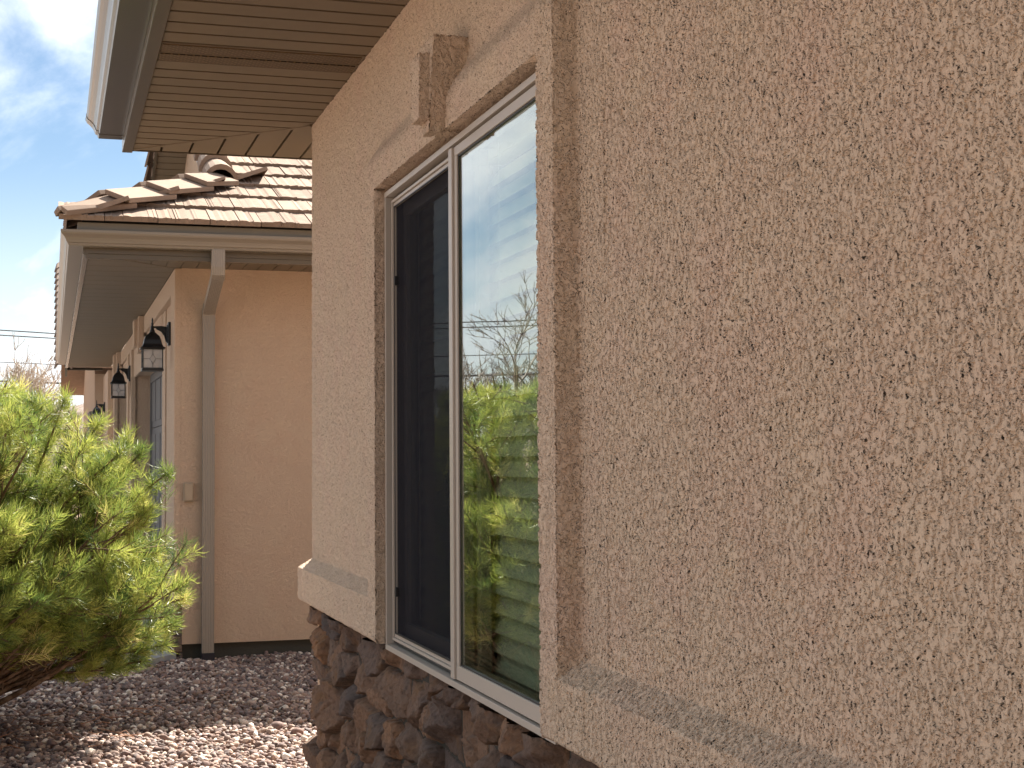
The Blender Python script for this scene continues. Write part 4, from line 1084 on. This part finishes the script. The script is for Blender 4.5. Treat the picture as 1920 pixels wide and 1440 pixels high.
for k_ in range(84):
    th_ = rr.uniform(0, 2*math.pi) if k_ > 50 else (-1.5+2.6*k_/50+rr.uniform(-.1, .1))
    z1 = rr.choice([.6, .65, .7, .75, .95, 1.1, 1.3, 1.5, 1.65, 1.75])*rr.uniform(.9, 1.1)
    if z1 < .4 and rr.random() < .6: z1 += .4
    re = env(th_, z1)*rr.uniform(.70, .92)
    tip = Vector((re*math.cos(th_), re*math.sin(th_), z1))
    root = Vector((rr.uniform(-.12, .12), rr.uniform(-.12, .12), rr.uniform(-.02, .12)))
    pts = limb(root, tip, rr.uniform(.014, .024), .005, sag=.04*tip.length*(1 if z1 < 1.0 else .3), n=9)
    # branches along the outer half
    for s_ in range(15):
        t_ = rr.uniform(.30, 1.0); q_ = pts[min(9, int(t_*9))].lerp(pts[min(9, int(t_*9)+1)], rr.random())
        out_ = Vector((math.cos(th_), math.sin(th_), .25)); d_ = (out_*rr.uniform(.3, 1)+Vector((rr.uniform(-1, 1), rr.uniform(-1, 1), rr.uniform(-.35, .95)))).normalized()
        e_ = q_+d_*rr.uniform(.16, .42)
        zt_ = max(.08, e_.z); rmax = env(math.atan2(e_.y, e_.x), zt_)
        rh = math.hypot(e_.x, e_.y)
        if rh > rmax: e_.x *= rmax/rh; e_.y *= rmax/rh
        if e_.z > 1.70: e_.z = 1.70
        if e_.z < .50: e_.z = .50+rr.uniform(0, .10)
        p2 = limb(q_, e_, .0048, .0024, n=3, seg=4)
        dd = (e_-q_).normalized()
        dd = (dd+Vector((0, 0, .35))).normalized()
        tufts.append((e_, dd, rr.uniform(.09, .15)))
        for w_ in range(3):
            m_ = q_.lerp(e_, rr.uniform(.35, .95)); d2 = (dd+Vector((rr.uniform(-.9, .9), rr.uniform(-.9, .9), rr.uniform(-.5, .7)))).normalized()
            e2 = m_+d2*rr.uniform(.06, .15)
            if math.hypot(e2.x, e2.y) > env(math.atan2(e2.y, e2.x), max(.08, e2.z))*1.02 or e2.z < .44 or e2.z > 1.78: continue
            bk.tube([m_, e2], [.0025, .0018], 4, cap=False)
            tufts.append((e2, d2, rr.uniform(.07, .12)))
# leaders standing above the crown, as seen against the sky
for (lx, ly, lz) in ((.74, -.25, 1.73), (.52, -.15, 1.73), (.30, -.2, 1.70), (.02, .1, 1.80), (-.3, -.1, 1.80), (-.55, .2, 1.7), (.62, .35, 1.62), (1.05, -.2, 1.52), (1.24, -.35, 1.36), (.9, -.2, 1.60), (.45, -.5, 1.66), (.15, -.4, 1.7), (1.12, -.1, 1.46), (1.0, -.5, 1.46), (.62, -.4, 1.70), (.8, .1, 1.62), (.4, .2, 1.68)):
    pts = limb((lx*.6, ly*.6, 1.0), (lx, ly, lz-.04), .010, .004, n=6)
    for i in range(2, 7):
        for _ in range(3):
            d_ = Vector((rr.uniform(-1, 1), rr.uniform(-1, 1), rr.uniform(.4, 1.3))).normalized(); tufts.append((pts[i]+d_*rr.uniform(.02, .07), d_, rr.uniform(.08, .12)))
    tufts.append((pts[-1], Vector((0, 0, 1)), .14))
# low drooping spray at the right foot
for (tx, ty, tz) in ((1.06, -.25, .36), (1.12, -.35, .44), (.98, -.35, .35), (1.28, -.2, .55), (1.33, -.25, .68), (1.22, -.35, .46), (.92, -.4, .44), (1.0, -.1, .40), (1.15, -.45, .52), (.85, -.5, .56), (1.24, 0, .52), (1.1, .1, .46), (1.30, -.05, .74), (1.02, -.5, .62), (.75, -.45, .62), (1.12, -.3, .38)):
    pts = limb((.1, 0, .1), (tx, ty, tz), .012, .004, sag=-.05, n=8)
    for i in range(6, 9):
        for _ in range(3):
            d_ = (Vector((.8, -.2, .2))+Vector((rr.uniform(-.8, .8), rr.uniform(-.8, .8), rr.uniform(-.5, .8)))).normalized(); tufts.append((pts[i]+d_*.03, d_, rr.uniform(.08, .12)))
bk.build('branch', M_BARK, shr, smooth=True)
nt_ = len(tufts); NN = 62
Bp = np.array([t_[0][:] for t_ in tufts]); Bd = np.array([t_[1][:] for t_ in tufts]); Bl = np.array([t_[2] for t_ in tufts])
Bd /= np.linalg.norm(Bd, axis=1)[:, None]
cval = np.clip(rng.normal(.46, .20, nt_), 0, 1)
idx = np.repeat(np.arange(nt_), NN); n = len(idx)
d = Bd[idx]; p = Bp[idx]-d*(rng.uniform(0, 1, n)*Bl[idx])[:, None]
rnd_ = rng.normal(size=(n, 3)); rnd_ -= (rnd_*d).sum(1)[:, None]*d; rnd_ /= np.linalg.norm(rnd_, axis=1)[:, None]
sp = rng.uniform(.35, .95, n)[:, None]
nd_ = d*(1-sp*.55)+rnd_*sp; nd_ /= np.linalg.norm(nd_, axis=1)[:, None]
ln_ = rng.uniform(.055, .095, n)[:, None]; wv = np.cross(nd_, rng.normal(size=(n, 3))); wv /= np.linalg.norm(wv, axis=1)[:, None]
wv *= .00112
bend = rnd_*.012+np.array([0, 0, -.006])
mid = p+nd_*ln_*.55+bend*.0; tip_ = p+nd_*ln_+bend*-.6
mid = mid+bend*.35
V_ = np.stack([p-wv*.8, p+wv*.8, mid-wv, mid+wv, tip_], 1).reshape(-1, 3)
b0_ = (np.arange(n)*5)[:, None]
F_ = np.concatenate([b0_+np.array([[0, 1, 3]]), b0_+np.array([[0, 3, 2]]), b0_+np.array([[2, 3, 4]])], 0)
nd_o = np_mesh('foliage', V_, F_, M_NEED, shr, smooth=False)
at = nd_o.data.attributes.new('tuft', 'FLOAT', 'POINT')
cv_ = np.clip(cval[idx]+rng.normal(0, .10, n), 0, 1); at.data.foreach_set('value', np.repeat(cv_, 5).astype(np.float32))
# fallen dry twigs under the shrub
mb = MB()
for k_ in range(60):
    a_ = Vector((BX+rr.uniform(.1, 1.3), BY+rr.uniform(-.9, .6), rr.uniform(.01, .05))); d_ = Vector((rr.uniform(-1, 1), rr.uniform(-1, 1), rr.uniform(-.1, .25)))*rr.uniform(.08, .22)
    mb.tube([a_, a_+d_*.5+Vector((0, 0, rr.uniform(-.01, .02))), a_+d_], [.0028, .002, .001], 4)
o = mb.build('fallen_twigs', mat('dead_twig', (.28, .14, .08), .8)); tag(o, 'dry reddish twigs fallen on the gravel under the shrub', 'twigs', kind='stuff')

# ------------------------------------------------------------------ far background
# low hills
nh = 160; V_ = []; F_ = []
for i in range(nh+1):
    a_ = -math.pi+2*math.pi*i/nh; r_ = 420
    h_ = 14+6*math.sin(a_*5)+3*math.sin(a_*13+1)+1.5*math.sin(a_*31)
    for (k_, hh) in ((1.0, -2), (1.05, h_*.7), (1.12, h_), (1.4, -2)): V_.append((r_*k_*math.sin(a_), r_*k_*math.cos(a_), hh))
for i in range(nh):
    for j in range(3): F_.append((i*4+j, i*4+j+1, (i+1)*4+j+1, (i+1)*4+j))
hl_ = np_mesh('hills', np.array(V_), np.array(F_), mat('dry_hills', (.16, .125, .11), .95, .1, var=(.02, (.22, .18, .16), .4, .6))); tag(hl_, kind='structure')
# power lines: three thin wires and one thick cable between two poles
A_ = Vector((38, 82.0, 0)); B_ = Vector((-62, 12.0, 0)); 
dirv = (B_-A_).normalized()
for (ex, ey) in ((A_.x, A_.y), (B_.x, B_.y)):
    t_ = empty('utility_pole', (ex, ey, 0)); tag(t_, 'tall wooden utility pole at the far %s end of the overhead wires' % ('right' if ex > 0 else 'left'), 'pole', 'poles of the power line')
    mb = MB(); mb.tube([(0, 0, -.05), (0, 0, 7.2)], [.16, .11], 10); mb.build('post', M_POLE, t_)
    mb = MB(); s_ = dirv.cross(Vector((0, 0, 1)))*1.0; mb.tube([(-s_.x, -s_.y, 6.9), (s_.x, s_.y, 6.9)], .06, 6); mb.build('crossarm', M_POLE, t_)
for k_, (h_, r_, off) in enumerate(((5.71, .020, .0), (5.56, .020, .2), (4.64, .014, 0), (4.0, .035, 0))):
    s_ = dirv.cross(Vector((0, 0, 1)))*off
    pts = []
    for i in range(33):
        t_ = i/32; p_ = A_.lerp(B_, t_)+s_; sag = (1-(2*t_-1)**2)*.0
        pts.append((p_.x, p_.y, h_+.75*(2*t_-1)**2-sag))
    mb = MB(); mb.tube(pts, r_, 5); o = mb.build('overhead_wire', M_CABLE)
    tag(o, ['upper thin wire of the close pair crossing the sky', 'lower thin wire of the close pair crossing the sky', 'single thin wire in the middle, below the pair', 'thick lowest cable just above the shrub top'][k_], 'wire', 'overhead wires beyond the houses')
def bare_tree(name, loc, H, seed, m, label, spread=.9, levels=4, r0=.16, grp=None, lean=0, cat='tree'):
    q = random.Random(seed); t_ = empty(name, loc); tag(t_, label, cat, grp)
    trunk, crown = MB(), MB()
    def grow(p, d, L_, r, lv):
        n = 5; pts = [p]; dd = d.copy()
        for i in range(n):
            dd = (dd+Vector((q.uniform(-1, 1), q.uniform(-1, 1), q.uniform(-.35, .5)))*.28).normalized(); pts.append(pts[-1]+dd*L_/n)
        (trunk if lv < 2 else crown).tube(pts, [r*(1-.45*i/n) for i in range(n+1)], 6 if lv < 2 else 4, cap=False)
        if lv >= levels: return
        for k_ in range(3 if lv < 1 else 4):
            i = q.randint(2, n) if k_ else n
            nd2 = (dd+Vector((q.uniform(-1, 1), q.uniform(-1, 1), q.uniform(-.35, .6)))*spread).normalized()
            grow(pts[i], nd2, L_*q.uniform(.55, .82), max(.010, r*.5), lv+1)
    grow(Vector((0, 0, -.05)), Vector((lean, 0, 1)).normalized(), H*.36, r0, 0)
    trunk.build('trunk', m, t_, smooth=True); crown.build('crown', m, t_, smooth=True)
    return t_
def at_az(deg, dist, x0=-1.0): return (x0+dist*math.sin(R(deg)), dist*math.cos(R(deg)), 0)
GRP = 'bare trees along the horizon'
bare_tree('bare_tree', at_az(-16.3, 44, 1.0), 6.3, 4, M_TWIG, 'gnarled leafless tree in the middle of the window reflection', grp=GRP, levels=5)
bare_tree('bare_tree', at_az(-18.3, 46, 1.0), 6.4, 9, M_TWIG, 'gnarled leafless tree at the right edge of the window reflection', grp=GRP, levels=5)
bare_tree('bare_tree', at_az(-13.6, 42, 1.0), 5.6, 12, M_TWIG, 'gnarled leafless tree beside the mullion in the window reflection', grp=GRP, levels=5)
M_PALE = mat('pale_twig', (.42, .36, .30), .9)
for k_, (az, dd, hh) in enumerate(((-1.8, 38, 4.2), (-.9, 41, 4.0), (-.1, 45, 4.3), (-2.8, 40, 4.5))):
    bare_tree('bare_tree', at_az(az, dd), hh, 30+k_, M_PALE, ['pale thin bare tree at the left edge of the picture behind the shrub', 'pale thin bare tree behind the gap between the two shrub tops', 'pale thin bare tree beside the far tiled roof edge', 'pale thin bare tree beyond the left edge, hidden by the shrub'][k_], grp=GRP, levels=5, r0=.06, spread=.8)
